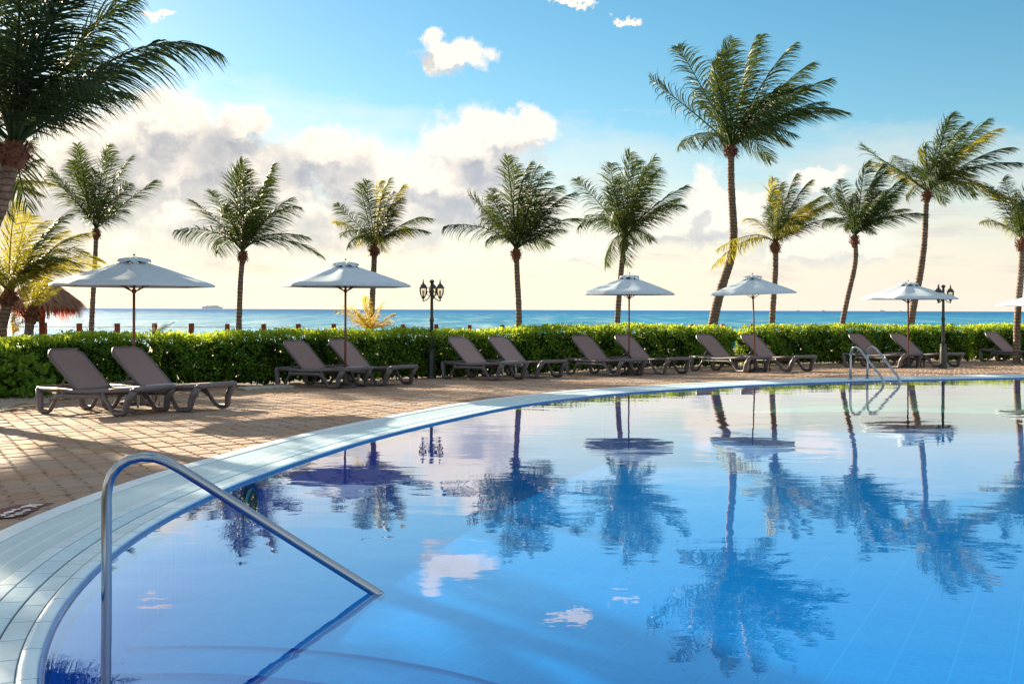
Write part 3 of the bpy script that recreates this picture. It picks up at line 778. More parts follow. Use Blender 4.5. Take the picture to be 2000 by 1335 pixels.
#APPEND
# ------------------------------------------------------------------ hedges
def hedge(name, label, path_px, z_tops, seed, depth=1.0, dens=1500, lit=.35, round_ends=(0, 0), leafsize=.075, zb=-.20):
    r = np.random.default_rng(seed)
    pp = np.array([[p.x, p.y] for p in (G(x, y, zb) for x, y in path_px)]); n = 200
    line = resample(pp, n); L = np.linalg.norm(np.diff(line, axis=0), axis=1).sum()
    zt = -.045 + np.interp(np.linspace(0, 1, n), np.linspace(0, 1, len(z_tops)), z_tops)
    t = np.gradient(line, axis=0); t /= np.linalg.norm(t, axis=1)[:, None]; bk = np.stack([-t[:, 1], t[:, 0]], 1)
    root = empty('hedge', (0, 0, 0), 0, label, 'hedge', 'clipped hedges between the terrace and the beach')
    H = zt.mean() - zb
    def P(u, d, h, jit):
        """u along 0..1, d depth 0..1, h height 0..1"""
        i = np.clip(u * (n - 1), 0, n - 1.001); a = i.astype(int); f = (i - a)[:, None]
        c = line[a] * (1 - f) + line[a + 1] * f; q = bk[a]
        hh = zb + h * (np.interp(u, np.linspace(0, 1, n), zt) - zb)
        lump = .10 * np.sin(u * L * 2.1 + h * 3) + .07 * np.sin(u * L * 5.3 + 1 + h * 5)
        ed = np.ones(len(u))
        for side, k in ((u * L, round_ends[0]), ((1 - u) * L, round_ends[1])):
            if k: ed *= np.clip(np.sqrt(np.clip(side / k, 0, 1) + .12), 0, 1)
        dd = (d - .5) * depth * ed * (1 - .10 * np.clip(h - .8, 0, 1) * 5 * .4) + .5 * depth - lump * (d < .5)
        hh = hh + (h > .9) * (.025 * np.sin(u * L * 1.9) + .02 * np.sin(u * L * 4.7 + 2)) - (1 - ed) * .3 * h
        return np.stack([c[:, 0] + q[:, 0] * dd, c[:, 1] + q[:, 1] * dd, hh], 1) + jit
    nf, ntp, ne = int(L * H * dens), int(L * depth * dens * .8), int(depth * H * dens * 1.2)
    sets = []
    sets.append((r.random(nf), r.random(nf) ** 2.2 * .28, .04 + .96 * r.random(nf) ** .92, (0, -1, .25)))
    sets.append((r.random(ntp), r.random(ntp), 1 - r.random(ntp) ** 2 * .14, (0, 0, 1)))
    sets.append((r.random(nf // 3), 1 - r.random(nf // 3) ** 2 * .25, .05 + .95 * r.random(nf // 3), (0, 1, .25)))
    sets.append((r.random(ne) ** 2 * .03, r.random(ne), .05 + .95 * r.random(ne), (-1, 0, .2)))
    sets.append((1 - r.random(ne) ** 2 * .03, r.random(ne), .05 + .95 * r.random(ne), (1, 0, .2)))
    C, Nn, Ht = [], [], []
    for u, d, h, nv in sets:
        C.append(P(u, d, h, r.normal(0, .022, (len(u), 3)))); Nn.append(np.tile(nv, (len(u), 1))); Ht.append(h)
    C = np.vstack(C); Nn = np.vstack(Nn); Ht = np.hstack(Ht)
    # leaves sit in loose rosettes: thin out where a slow pattern says so
    m = len(C); pat = np.sin(C[:, 0] * 7.3) * np.sin(C[:, 1] * 6.1 + 1) * np.sin(C[:, 2] * 9 + C[:, 0] * 3)
    keepm = (r.random(m) < .74 + .75 * pat) & ((Ht > .06) | (r.random(m) < .45)); C, Nn, Ht = C[keepm], Nn[keepm], Ht[keepm]; m = len(C)
    d = Nn + r.normal(0, .75, (m, 3)); d[:, 2] += .35; d /= np.linalg.norm(d, axis=1)[:, None]      # leaf axis
    w = np.cross(d, r.normal(0, 1, (m, 3))); w /= np.linalg.norm(w, axis=1)[:, None]
    ls = leafsize * r.uniform(.65, 1.25, m)[:, None]; ww = ls * .27
    mid = C + d * ls * .62; tip = C + d * ls
    V = np.stack([C, mid - w * ww, tip, mid + w * ww], 1)
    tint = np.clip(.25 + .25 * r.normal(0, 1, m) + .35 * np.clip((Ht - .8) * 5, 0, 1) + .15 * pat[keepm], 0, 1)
    top = (Ht > .90) & (r.random(m) < lit * 1.6) | (r.random(m) < lit * .12)  # mostly top leaves: sunlight on the hedge top painted in by material
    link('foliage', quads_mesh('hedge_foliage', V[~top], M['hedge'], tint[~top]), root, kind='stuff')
    link('sunlit_foliage', quads_mesh('hedge_sunlit_foliage', V[top], M['hedge_lit'], tint[top]), root, kind='stuff')
    # twiggy core and stems
    b = MB(); ns = int(L / .16)
    for k in range(ns):
        u = np.array([(k + r.random()) / ns]); dd = r.uniform(.2, .8); p0 = P(u, np.array([dd]), np.array([0.0]), 0)[0]
        for q in range(2):
            p1 = P(np.clip(u + r.normal(0, .012, 1), 0, 1), np.array([np.clip(dd + r.normal(0, .22), .1, .9)]), np.array([.75 + .2 * r.random()]), 0)[0]
            b.tube([p0, (p0 + p1) / 2 + r.normal(0, .04, 3), p1], [.013, .009, .004], 4, caps=False)
    b.build('stem', M['twig'], root, kind='stuff')
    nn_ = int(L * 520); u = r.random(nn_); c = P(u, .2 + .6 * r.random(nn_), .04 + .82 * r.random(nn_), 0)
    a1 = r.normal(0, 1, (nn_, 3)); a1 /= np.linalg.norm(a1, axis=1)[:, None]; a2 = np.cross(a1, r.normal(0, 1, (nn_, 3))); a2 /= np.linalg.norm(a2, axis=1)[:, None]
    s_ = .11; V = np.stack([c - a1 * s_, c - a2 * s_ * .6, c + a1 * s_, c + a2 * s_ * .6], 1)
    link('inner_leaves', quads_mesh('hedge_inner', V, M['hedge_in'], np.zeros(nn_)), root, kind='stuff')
    return root
hedge('a', 'long clipped hedge behind the three nearest pairs of loungers', [(-260, 772), (-80, 770), (130, 767), (300, 757), (480, 752), (650, 746), (840, 739), (1000, 732), (1040, 731)],
      [.80, .82, .84, .86, .86, .90, .87, .87, .88], 11, dens=1500)
hedge('b', 'clipped hedge behind the third umbrella, ending in a rounded end at the gap', [(1040, 731), (1110, 728), (1250, 720), (1400, 715), (1452, 713.5)],
      [.93, .95, .95, .93, .89], 12, dens=1200, round_ends=(0, .5))
hedge('c', 'clipped hedge behind the swimming pool ladder, right of the gap', [(1466, 713), (1600, 710), (1750, 706.5), (1906, 704.5)],
      [.88, .93, .93, .90, .86], 13, dens=1050, round_ends=(.35, .1))
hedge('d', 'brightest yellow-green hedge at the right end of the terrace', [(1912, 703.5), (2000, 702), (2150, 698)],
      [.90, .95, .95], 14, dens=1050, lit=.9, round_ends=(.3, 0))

# round bush of larger leaves in front of the hedge at the far left
def bush(name, c, rad, nl, ls, seed, label, cat='bush'):
    r = np.random.default_rng(seed); root = empty(name, c, 0, label, cat)
    nr_ = nl // 6; a = r.normal(0, 1, (nr_, 3)); a[:, 2] = np.abs(a[:, 2]) * 1.0; a /= np.linalg.norm(a, axis=1)[:, None]
    ctr = a * np.array(rad) * (r.random((nr_, 1)) ** .3); V = []; T = []
    for q in range(6):
        d = a + r.normal(0, .7, (nr_, 3)); d /= np.linalg.norm(d, axis=1)[:, None]; w = np.cross(d, a + r.normal(0, .3, (nr_, 3))); w /= np.linalg.norm(w, axis=1)[:, None]
        s_ = ls * r.uniform(.7, 1.2, (nr_, 1)); V.append(np.stack([ctr, ctr + d * s_ * .6 - w * s_ * .28, ctr + d * s_, ctr + d * s_ * .6 + w * s_ * .28], 1)); T.append(np.clip(.4 + .3 * r.normal(0, 1, nr_), 0, 1))
    link('foliage', quads_mesh('bush_foliage', np.vstack(V), M['hedge'], np.hstack(T)), root, kind='stuff')
    b = MB()
    for q in range(14):
        e = a[q] * np.array(rad) * .8; b.tube([(0, 0, 0), e * .5, e], [.016, .011, .005], 5)
    b.build('stem', M['twig'], root, kind='stuff'); return root
p = GT(8, 776); bush('bush', (p.x, p.y, p.z + .05), (.85, .55, .80), 1500, .13, 4, 'broad-leaved bush standing in front of the hedge at the left edge')
p = GT(-90, 780); bush('bush', (p.x, p.y, p.z + .05), (.8, .6, .95), 1300, .13, 5, 'taller broad-leaved bush just beyond the left edge, beside the nearest palm')

# ------------------------------------------------------------------ palms
UP = np.array([0, 0, 1.0])
def nrmz(v): return v / (np.linalg.norm(v, axis=-1, keepdims=True) + 1e-9)
def frond(P0, P1, P2, P3, r, L0, nl, lw, ll, droop, wind, mat, parent, twist=0.0, stalk=.14):
    """one palm frond: a tapered stalk (rachis) and two rows of leaflets, all one mesh"""
    n = 20; t = np.linspace(0, 1, n)[:, None]
    C = P0 * (1 - t) ** 3 + 3 * P1 * t * (1 - t) ** 2 + 3 * P2 * t * t * (1 - t) + P3 * t ** 3
    T = nrmz(np.gradient(C, axis=0)); V = []; Q = []; tint = []
    side0 = np.cross(T, UP); bad = np.linalg.norm(side0, axis=1) < .25
    alt = np.cross(T, np.array([math.cos(twist * 3), math.sin(twist * 3), 0])); side0[bad] = alt[bad]
    for i in range(1, n):
        if np.dot(side0[i], side0[i - 1]) < 0: side0[i] *= -1
    Sd = nrmz(side0); Nn = np.cross(Sd, T)
    ca, sa = math.cos(twist), math.sin(twist); Sd, Nn = Sd * ca + Nn * sa, Nn * ca - Sd * sa
    rr = L0 * .0105 * (1 - .85 * t[:, 0]) + .002
    for i in range(n):
        for (a, b_) in ((1, .2), (0, 1), (-1, .2), (0, -.6)):
            V.append(C[i] + Sd[i] * rr[i] * a + Nn[i] * rr[i] * b_)
    for i in range(n - 1):
        for k in range(4):
            j = (k + 1) % 4; Q.append((i * 4 + k, i * 4 + j, i * 4 + 4 + j, i * 4 + 4 + k))
    tint += [.95] * len(V)
    nv = len(V); V = [np.array(V)]; Q = [np.array(Q)]; tint = [np.array(tint)]
    u = np.linspace(stalk, .995, nl); u = np.clip(u + r.normal(0, .25 / nl, nl), stalk, 1)
    for sg in (1, -1):
        ix = u * (n - 1); a = np.minimum(ix.astype(int), n - 2); f = (ix - a)[:, None]
        p = C[a] * (1 - f) + C[a + 1] * f; Tt = nrmz(T[a] * (1 - f) + T[a + 1] * f); Ss = Sd[a]; Nq = Nn[a]
        prof = (np.sin(np.clip((u - stalk) / (1 - stalk), 0, 1) ** .75 * math.pi * .93 + .15) ** .75 * .85 + .15)
        le = ll * prof * r.uniform(.82, 1.1, nl)
        fwd = .75 + .9 * u
        d = nrmz(Tt * fwd[:, None] + Ss * sg * (1.0) + Nq * (.15 + .15 * r.normal(0, 1, (nl, 1))) + np.array([0, 0, -1.0]) * droop * .55 + np.array(wind) * .8 + r.normal(0, .10, (nl, 3)))
        W = np.array(wind) * (1 + .25 * r.normal(0, 1, (nl, 1)))
        segs = [p]; cur = p; dk = d; K = 4
        for k in range(K):
            dk = nrmz(dk + (np.array([0, 0, -1.0]) * droop * .15 + W * .30) * (k + .3))
            cur = cur + dk * (le / K)[:, None]; segs.append(cur)
        wdir = nrmz(Tt - d * (Tt * d).sum(1)[:, None] + r.normal(0, .28, (nl, 3)))
        ws = [lw * .55, lw, lw * .85, lw * .5, lw * .06]
        VV = np.stack([np.stack([s_ - wdir * w_ * .5, s_ + wdir * w_ * .5], 1) for s_, w_ in zip(segs, ws)], 1)   # nl,5,2,3
        base_ = nv + np.arange(nl)[:, None] * ((K + 1) * 2)
        for k in range(K):
            Q.append(np.concatenate([base_ + 2 * k, base_ + 2 * k + 1, base_ + 2 * k + 3, base_ + 2 * k + 2], 1))
        V.append(VV.reshape(-1, 3)); nv += nl * (K + 1) * 2
        tint.append(np.repeat(np.clip(.35 + .22 * r.normal(0, 1, nl) + .25 * (u > .8), 0, 1), (K + 1) * 2))
    V = np.vstack(V) - np.array(parent.location); me = indexed_mesh('frond', V, np.vstack(Q), mat, np.hstack(tint))
    return link('frond', me, parent)

def palm(seed, label, Z, trunk_px, rad, crown, tips, mat='palm', nl=60, lw=.026, wind=(.34, -.05, 0), droop=.80, fillers=7, Lk=1.08, group='palms along the beach',
         zb=-.36, lf=.285, boot=True, bow=.14, dry=0, name='palm_tree', alt=None, depth=None):
    r = np.random.default_rng(seed); rd = random.Random(seed)
    base = at(*trunk_px[0], Z)
    sc = (zb - base.z)
    b0 = Vector((base.x + (0 if len(trunk_px) < 2 else 0), Z, zb))
    root = empty(name, b0, 0, label, 'palm tree', group)
    top = at(*trunk_px[-1], Z)
    # trunk
    tp = [b0] + [at(x, y, Z) for x, y in trunk_px[0:]]
    rp = resample(np.array([tuple(p) for p in tp + ([at(*crown, Z)] if boot else [])]), 90); rp = gsm3(rp, 5)
    q = np.linspace(0, 1, 90); rs = (rad[0] * (1 - q) + rad[1] * q) * .84; rs = rs * (1 + .35 * np.exp(-q * 14)) * (1 + .035 * np.where(np.arange(90) % 2 == 0, 1, -1)) * (1 + .03 * r.normal(0, 1, 90))
    b = MB(); b.tube([Vector(p) - b0 for p in rp], list(rs), 12); b.build('trunk', M['trunk'], root, smooth=True)
    cr = at(*crown, Z)
    tops = Vector(rp[-1])
    # fibrous boots where the fronds leave the trunk
    if boot:
        b = MB(); ax = (cr - tops); axn = ax.normalized() if ax.length > .01 else Vector((0, 0, 1)); bl = max(ax.length, .25)
        R_ = rad[1]
        bl = min(bl, R_ * 5.5); tops = cr - axn * bl
        b.tube([tops - axn * .08, tops + axn * bl * .15, tops + axn * bl * .45, tops + axn * bl * .75, tops + axn * bl, tops + axn * (bl + R_ * 1.2)], [R_ * .85, R_ * 1.25, R_ * 1.45, R_ * 1.3, R_ * .95, R_ * .4], 9)
        b.v = [tuple(Vector(p) + Vector(tuple(r.normal(0, R_ * .10, 3)))) for p in b.v]
        for k in range(95):
            an = r.random() * 6.28; h = r.random() * bl; o_ = Vector((math.cos(an), math.sin(an), 0)); s_ = Vector((-o_.y, o_.x, 0)); c = tops + axn * h + o_ * R_ * (1.1 + .35 * math.sin(math.pi * h / bl))
            w_ = R_ * r.uniform(.15, .42); hh = R_ * r.uniform(.4, 1.1)
            dn = 1 if r.random() < .6 else -1
            b.add([c - s_ * w_, c + s_ * w_, c + s_ * w_ * .25 + o_ * R_ * r.uniform(.3, .9) + Vector((0, 0, hh * dn)), c - s_ * w_ * .25 + o_ * R_ * .5 + Vector((0, 0, hh * dn * .9))], [(0, 1, 2, 3)])
        b.v = [tuple(Vector(p) - b0) for p in b.v]; b.build('fibre_sheath', M['fibre'], root)
    c0 = np.array(tuple(cr)); TP = [np.array(tuple(at(t[0], t[1], Z))) for t in tips]; TP = [c0 + (t - c0) * .95 for t in TP]
    Rm = np.median(sorted([np.linalg.norm(t - c0) for t in TP])[-max(3, len(TP) // 2):]) * Lk
    if depth: Rm = depth
    lst = [(t, tips[i][2] if len(tips[i]) > 2 else None, 0) for i, t in enumerate(TP)]
    for k in range(fillers):
        a_, b_ = rd.sample(range(len(TP)), 2); m_ = TP[a_] * .5 + TP[b_] * .5; lst.append((c0 + (m_ - c0) * rd.uniform(.55, .95), None, 1))
    for i, (t, ys_, fil) in enumerate(lst):
        v = t - c0; rr = math.hypot(v[0], v[2]); dep = math.sqrt(max(0, (Rm * .98) ** 2 - rr * rr))
        sgn = (1 if (i % 2 == 0) else -1) if ys_ is None else ys_
        dy = sgn * dep * rd.uniform(.55, .95)
        tip = t + np.array([0, dy, 0]); v = tip - c0; L = np.linalg.norm(v)
        dirn = v / L
        rise = bow * (1.25 if v[2] < 0 else (1.0 if v[2] < .5 * L else .55))
        up_ = nrmz(dirn + UP * (1.1 if v[2] < .3 * L else .35))
        p1 = c0 + up_ * L * .36 + r.normal(0, .03, 3) * L; p2 = c0 + v * .74 + UP * L * rise + r.normal(0, .03, 3) * L
        # wind bows the tips
        p2 = p2 - np.array(wind) * L * .12
        mm = M[mat]
        if alt and rd.random() < alt[1]: mm = M[alt[0]]
        st = c0 + (p1 - c0) / np.linalg.norm(p1 - c0) * rad[1] * .5
        frond(st, p1, p2, tip, r, L, nl, lw * L / 2.6 * .9 + lw * .15, Rm * lf * (.75 + .25 * L / Rm), droop, wind, mm, root, twist=rd.uniform(-.7, .7))
    for k in range(dry):
        an = rd.random() * 6.28; L = Rm * .25; tip = c0 + np.array([math.cos(an) * L * .35, math.sin(an) * L * .35, -L]); p1 = c0 + np.array([math.cos(an), math.sin(an), .2]) * L * .3
        frond(c0, p1, p1 + (tip - p1) * .5, tip, r, L, nl // 2, lw * .7, Rm * .16, .8, wind, M['dry'], root)
    return root
def gsm3(P, w):
    k = np.exp(-.5 * (np.arange(-2 * w, 2 * w + 1) / w) ** 2); k /= k.sum()
    Pp = np.vstack([2 * P[0] - P[2 * w:0:-1], P, 2 * P[-1] - P[-2:-2 * w - 2:-1]])
    return np.stack([np.convolve(Pp[:, i], k, 'valid') for i in range(3)], 1)

palm(101, 'slender palm with upright grey-green crown behind the nearest umbrella', 30, [(178, 650), (181, 590), (184, 540), (187, 480)], (.095, .075), (188, 448),
     [(127, 300), (128, 332), (143, 281), (172, 283), (196, 280), (220, 277), (248, 292), (291, 367), (280, 336), (264, 378), (141, 398), (238, 402), (156, 410), (150, 350)], fillers=5, bow=.05, droop=.7, lf=.27, dry=0, wind=(.12, 0, 0))
palm(102, 'broad-crowned palm between the two nearest umbrellas', 29, [(466, 650), (468, 590), (470, 540), (473, 512)], (.105, .085), (474, 492),
     [(389, 359), (364, 455), (458, 313), (489, 313), (518, 318), (536, 312), (556, 372), (607, 408), (622, 497), (405, 398), (380, 486), (548, 350), (590, 455), (500, 335)], fillers=7, dry=0)
palm(103, 'yellow-green palm rising behind the second umbrella from the left', 31, [(724, 650), (727, 590), (729, 540), (731, 505)], (.115, .10), (731, 482),
     [(642, 428), (663, 399), (698, 350), (722, 352), (742, 343), (764, 343), (791, 353), (796, 388), (845, 420), (845, 456), (800, 440), (764, 497), (684, 465), (700, 490), (650, 450)], fillers=7, alt=('palm_yellow', .4), dry=0)
palm(104, 'wide dark palm on a straight trunk between the lamp post and the middle umbrella', 29, [(1014, 650), (1013, 590), (1010, 540), (1009, 510)], (.115, .09), (1008, 488),
     [(908, 366), (866, 446), (936, 409), (990, 297), (1010, 311), (1038, 308), (1055, 315), (1070, 337), (1104, 350), (1125, 379), (1153, 418), (950, 476), (1080, 470), (1000, 430), (1110, 440), (960, 372)], fillers=8, dry=0)
palm(105, 'palm with one hanging frond behind the middle umbrella', 30, [(1205, 640), (1208, 590), (1212, 540), (1216, 500)], (.105, .095), (1219, 468),
     [(1125, 336), (1118, 452), (1198, 303), (1226, 297), (1252, 300), (1279, 301), (1300, 318), (1331, 368), (1342, 376), (1320, 410), (1290, 460), (1177, 375), (1194, 516), (1212, 525), (1150, 405), (1260, 330)], fillers=7)
palm(106, 'tallest palm with curved leaning trunk and windswept crown', 33, [(1389, 646), (1400, 592), (1413, 548), (1430, 502), (1434, 462), (1430, 400), (1427, 345)], (.20, .125), (1428, 288),
     [(1269, 134), (1312, 91), (1439, 69), (1466, 75), (1490, 58), (1533, 98), (1595, 113), (1606, 166), (1653, 211), (1633, 233), (1575, 262), (1509, 292), (1355, 255), (1375, 136), (1400, 262), (1410, 90), (1550, 290), (1330, 200), (1545, 150)],
     fillers=12, nl=66, wind=(.42, -.05, 0), lf=.28, dry=0)
palm(107, 'yellowish palm just right of the tallest one, over the fourth umbrella', 31, [(1507, 642), (1510, 590), (1514, 540), (1515, 505)], (.11, .10), (1514, 474),
     [(1396, 522), (1440, 430), (1405, 485), (1490, 376), (1519, 337), (1557, 333), (1586, 347), (1588, 388), (1631, 390), (1629, 431), (1560, 460), (1500, 420), (1540, 345), (1610, 400)], fillers=8, wind=(.45, 0, 0), alt=('palm_yellow', .5), dry=0)
palm(108, 'leaning palm with curved slim trunk left of the fifth umbrella', 31, [(1643, 642), (1653, 591), (1664, 545), (1671, 515), (1672, 490)], (.10, .085), (1669, 462),
     [(1629, 356), (1629, 386), (1658, 337), (1696, 309), (1730, 313), (1758, 347), (1797, 400), (1777, 425), (1734, 448), (1690, 380), (1637, 428), (1715, 335), (1770, 380)], fillers=9, wind=(.55, 0, 0), dry=0)
palm(109, 'tall dark-trunked palm with bushy crown behind the fifth umbrella', 33, [(1777, 646), (1782, 606), (1797, 539), (1806, 472), (1808, 412)], (.15, .10), (1810, 375),
     [(1716, 262), (1735, 350), (1792, 280), (1825, 232), (1873, 222), (1921, 232), (1945, 260), (1969, 289), (1984, 383), (1950, 330), (1893, 385), (1845, 397), (1995, 400), (1760, 300), (1722, 300), (1850, 250)], fillers=12, nl=62, wind=(.45, 0, 0), alt=('palm_yellow', .3), dry=0)
palm(110, 'palm at the right edge of the picture, behind the sixth umbrella', 31, [(1986, 642), (1989, 590), (1994, 540), (1996, 510)], (.12, .11), (1997, 470),
     [(1960, 352), (1969, 385), (1988, 330), (2020, 322), (2060, 340), (2090, 400), (1962, 424), (2080, 450), (2030, 360), (1950, 400), (2100, 370)], fillers=6, wind=(.4, 0, 0), alt=('palm_yellow', .35), dry=0)
# the group at the left
palm(111, 'yellow-green palm with arching fronds at the left edge in front of the thatched roof', 23, [(-6, 665), (2, 640), (10, 610), (14, 590)], (.17, .13), (16, 570),
     [(27, 405), (67, 392), (132, 408), (141, 430), (181, 451), (192, 492), (208, 505), (192, 520), (158, 534), (104, 566), (45, 414), (-20, 440), (-60, 500), (-90, 560), (0, 470), (60, 575), (100, 440)], mat='palm_yellow', alt=('palm', .35),
     fillers=7, wind=(.32, 0, 0), nl=52, bow=.22, droop=.6, group='palms at the left end of the terrace')
palm(112, 'short-trunked palm beside the post of the thatched roof', 24, [(56, 665), (57, 640), (59, 622)], (.14, .12), (61, 605),
     [(92, 560), (104, 590), (34, 588), (58, 512), (80, 530), (120, 545), (20, 545), (110, 515)], mat='palm_yellow', fillers=2, nl=36, group='palms at the left end of the terrace')
palm(113, 'palm half hidden behind the nearest palm trunk', 22, [(-42, 660), (-34, 560), (-28, 460), (-24, 420)], (.15, .12), (-22, 385),
     [(88, 352), (103, 385), (62, 300), (58, 440), (72, 262), (-20, 250), (-100, 300), (-120, 400), (20, 290), (-60, 270)], alt=('palm_yellow', .5), mat='palm', fillers=3, wind=(.3, 0, 0), group='palms at the left end of the terrace')
palm(114, 'young palm with golden fronds low behind the hedge under the second umbrella', 26.5, [(722, 660), (723, 655)], (.06, .05), (724, 648),
     [(650, 606), (668, 596), (706, 580), (716, 577), (744, 588), (784, 638), (768, 612), (690, 600), (735, 598), (756, 640), (680, 625), (770, 628)], mat='palm_gold', alt=('dry', .18), fillers=4, nl=40, boot=False, droop=.35, group='young palms low behind the hedge', lf=.3)
palm(115, 'small young frond cluster behind the hedge near the first umbrella pole', 25.5, [(300, 668), (300, 660)], (.03, .03), (300, 655),
     [(342, 627), (333, 633), (322, 630), (310, 632), (292, 640)], mat='palm_gold', alt=('palm', .5), fillers=1, nl=26, boot=False, group='young palms low behind the hedge', lf=.2)
palm(116, 'young yellow palm between the two leftmost trunks behind the hedge', 25, [(24, 668), (24, 662)], (.05, .04), (25, 655),
     [(18, 612), (36, 598), (46, 612), (50, 640), (10, 635), (30, 604)], mat='palm_gold', fillers=1, nl=30, boot=False, group='young palms low behind the hedge', lf=.25)
# the big one near the camera, its crown mostly outside the frame
palm(120, 'big palm at the left edge, nearest to the camera, with long dark fronds overhead', 15, [(-150, 800), (-110, 650), (-62, 530), (-18, 440), (6, 385)], (.20, .14), (26, 285),
     [(262, 8, -1), (256, 42, 1), (200, -70, 1), (120, -170, -1), (40, -150, 1), (-60, -170, -1), (-150, -40, 1), (-230, 60, -1), (-200, 220, 1), (-140, 330, -1), (160, -120, -1), (230, -90, 1),
      (190, 60, -1), (140, 10, 1), (90, -60, -1), (250, -30, -1), (60, 30, 1), (20, -60, -1), (165, 120, 1), (-80, 380, 1), (110, 60, 1), (215, 20, -1)],
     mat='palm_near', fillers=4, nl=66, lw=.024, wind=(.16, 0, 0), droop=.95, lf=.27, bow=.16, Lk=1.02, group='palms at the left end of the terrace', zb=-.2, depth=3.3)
big = [o for o in bpy.data.objects if o.get('label', '').startswith('big palm')][0]
rr_ = np.random.default_rng(55)
A = [np.array(tuple(at(x, y, z))) for x, y, z in ((36, 290, 15), (128, 150, 14.9), (300, 35, 14.8), (428, 103, 14.7))]
frond(*A, rr_, 3.6, 110, .030, 1.0, 1.0, (.10, 0, 0), M['palm_near'], big, twist=.15, stalk=.12)
A = [np.array(tuple(at(x, y, z))) for x, y, z in ((30, 290, 15), (60, 170, 14.6), (130, 130, 14.2), (205, 175, 13.9))]
frond(*A, rr_, 2.6, 80, .028, .75, .8, (.1, 0, 0), M['palm_near'], big, twist=-.2)

for k, (X, Y, hgt, lab) in enumerate([(-12.2, 17.5, 5.4, 'unseen palm beyond the left edge, behind the nearest palm'), (-13.2, 13.0, 5.0, 'unseen palm beyond the left edge, closest to the pool'), (-15.5, 21.5, 5.6, 'unseen palm beyond the left edge, by the end of the hedge'), (-10.8, 11.2, 4.2, 'shorter unseen palm beyond the left edge, near the gravel')]):  # out of view; crowns thickened and leaflets widened to cast more shade
    q_ = lambda dx, dz: (CX + (X + dx) / Y * F, CY - (hgt - CAMZ + dz) / Y * F)
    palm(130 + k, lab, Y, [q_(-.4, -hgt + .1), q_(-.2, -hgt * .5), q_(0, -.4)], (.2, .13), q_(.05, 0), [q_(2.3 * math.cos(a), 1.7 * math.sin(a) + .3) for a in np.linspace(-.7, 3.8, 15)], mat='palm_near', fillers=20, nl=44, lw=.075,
         group='unseen palms shading the terrace from beyond the left edge')
# ------------------------------------------------------------------ thatched roof behind the palms
pb_ = at(82, 655, 26); th = empty('thatched_umbrella', (pb_.x, 26, -.36), 0, 'thatched beach shelter on an orange-red post behind the palms at the left', 'beach shelter')
b = MB(); b.tube([(0, 0, 0), (0, 0, 1.9)], [.075, .07], 10); b.build('post', M['post_red'], th, smooth=True)
r = np.random.default_rng(9); V = []; T = []; V2 = []; T2 = []
apex = np.array([.0, 0, 2.52]); Rr = .92; ze = 1.84
for k in range(5200):
    an = r.random() * 6.283; q = r.random() ** .6; rad_ = Rr * q; c = np.array([math.cos(an) * rad_, math.sin(an) * rad_, apex[2] - (apex[2] - ze) * q ** 1.15 + r.normal(0, .02)])
    o_ = np.array([math.cos(an), math.sin(an), 0]); s_ = np.array([-o_[1], o_[0], 0]); L = r.uniform(.18, .34); d = nrmz(o_ * .75 + np.array([0, 0, -.65]) + r.normal(0, .12, 3))
    w_ = .012; V.append([c - s_ * w_, c + s_ * w_, c + d * L + s_ * w_ * .3, c + d * L - s_ * w_ * .3]); T.append(r.random())
for k in range(1500):
    an = r.random() * 6.283; lump = .5 + .5 * math.sin(an * 5 + 1); c = np.array([math.cos(an) * Rr * r.uniform(.78, 1.0), math.sin(an) * Rr * r.uniform(.78, 1.0), ze + r.uniform(-.02, .08)])
    s_ = np.array([-math.sin(an), math.cos(an), 0]); L = r.uniform(.14, .26) + .34 * lump * r.random(); d = nrmz(np.array([math.cos(an) * .25, math.sin(an) * .25, -1]) + r.normal(0, .08, 3)); w_ = .010
    V2.append([c - s_ * w_, c + s_ * w_, c + d * L + s_ * w_ * .3, c + d * L - s_ * w_ * .3]); T2.append(r.random())
link('thatch', quads_mesh('thatch', np.array(V), M['thatch'], np.array(T)), th, kind='stuff')
link('thatch_fringe', quads_mesh('thatch_fringe', np.array(V2), M['thatch_red'], np.array(T2)), th, kind='stuff')
b = MB()
for k in range(8):
    an = k * .785; b.tube([(0, 0, 2.42), (math.cos(an) * .95, math.sin(an) * .95, 1.86)], .02, 5)
    m_ = (math.cos(an) * .45, math.sin(an) * .45, 2.12); b.tube([(0, 0, 1.55), m_], .018, 5)
b.build('roof_poles', M['post_red'], th)

# ------------------------------------------------------------------ fence of red posts with two ropes
px_posts = [(-66, 630), (8, 630), (86, 630), (155, 631), (229, 631), (302, 631), (374, 631), (444, 632), (515, 632), (583, 632), (652, 632), (720, 633), (787, 633), (852, 633), (917, 634), (981, 634), (1045, 634.5), (1108, 634), (1170, 633),
            (1232, 633), (1292, 632.5), (1352, 632.5), (1411, 632.5), (1469, 632.5), (1527, 632.5), (1584, 632.5), (1640, 632.5), (1695, 632), (1750, 632.5), (1804, 632), (1858, 632), (1911, 632.5), (1963, 633), (2014, 633), (2065, 633)]
fe = empty('rope_fence', (0, 0, 0), 0, 'row of square red-brown posts joined by thin ropes behind the hedges', 'fence')
tops = []
b = MB(); b.box((0, 0, -.58), (.13, .13, 1.16), bev=.008); pmesh = b.mesh('post', M['post_red'])
for k, (x, y) in enumerate(px_posts):
    Z = lerp(29.5, 38.0, max(0, (x - 155) / 1756) ** .9) if x > 155 else 29.5
    p = at(x, y, Z); o = link('post', pmesh, fe, loc=p); o.rotation_euler = (rng.uniform(-.02, .02), rng.uniform(-.02, .02), rng.uniform(-.15, .15)); tops.append(p)
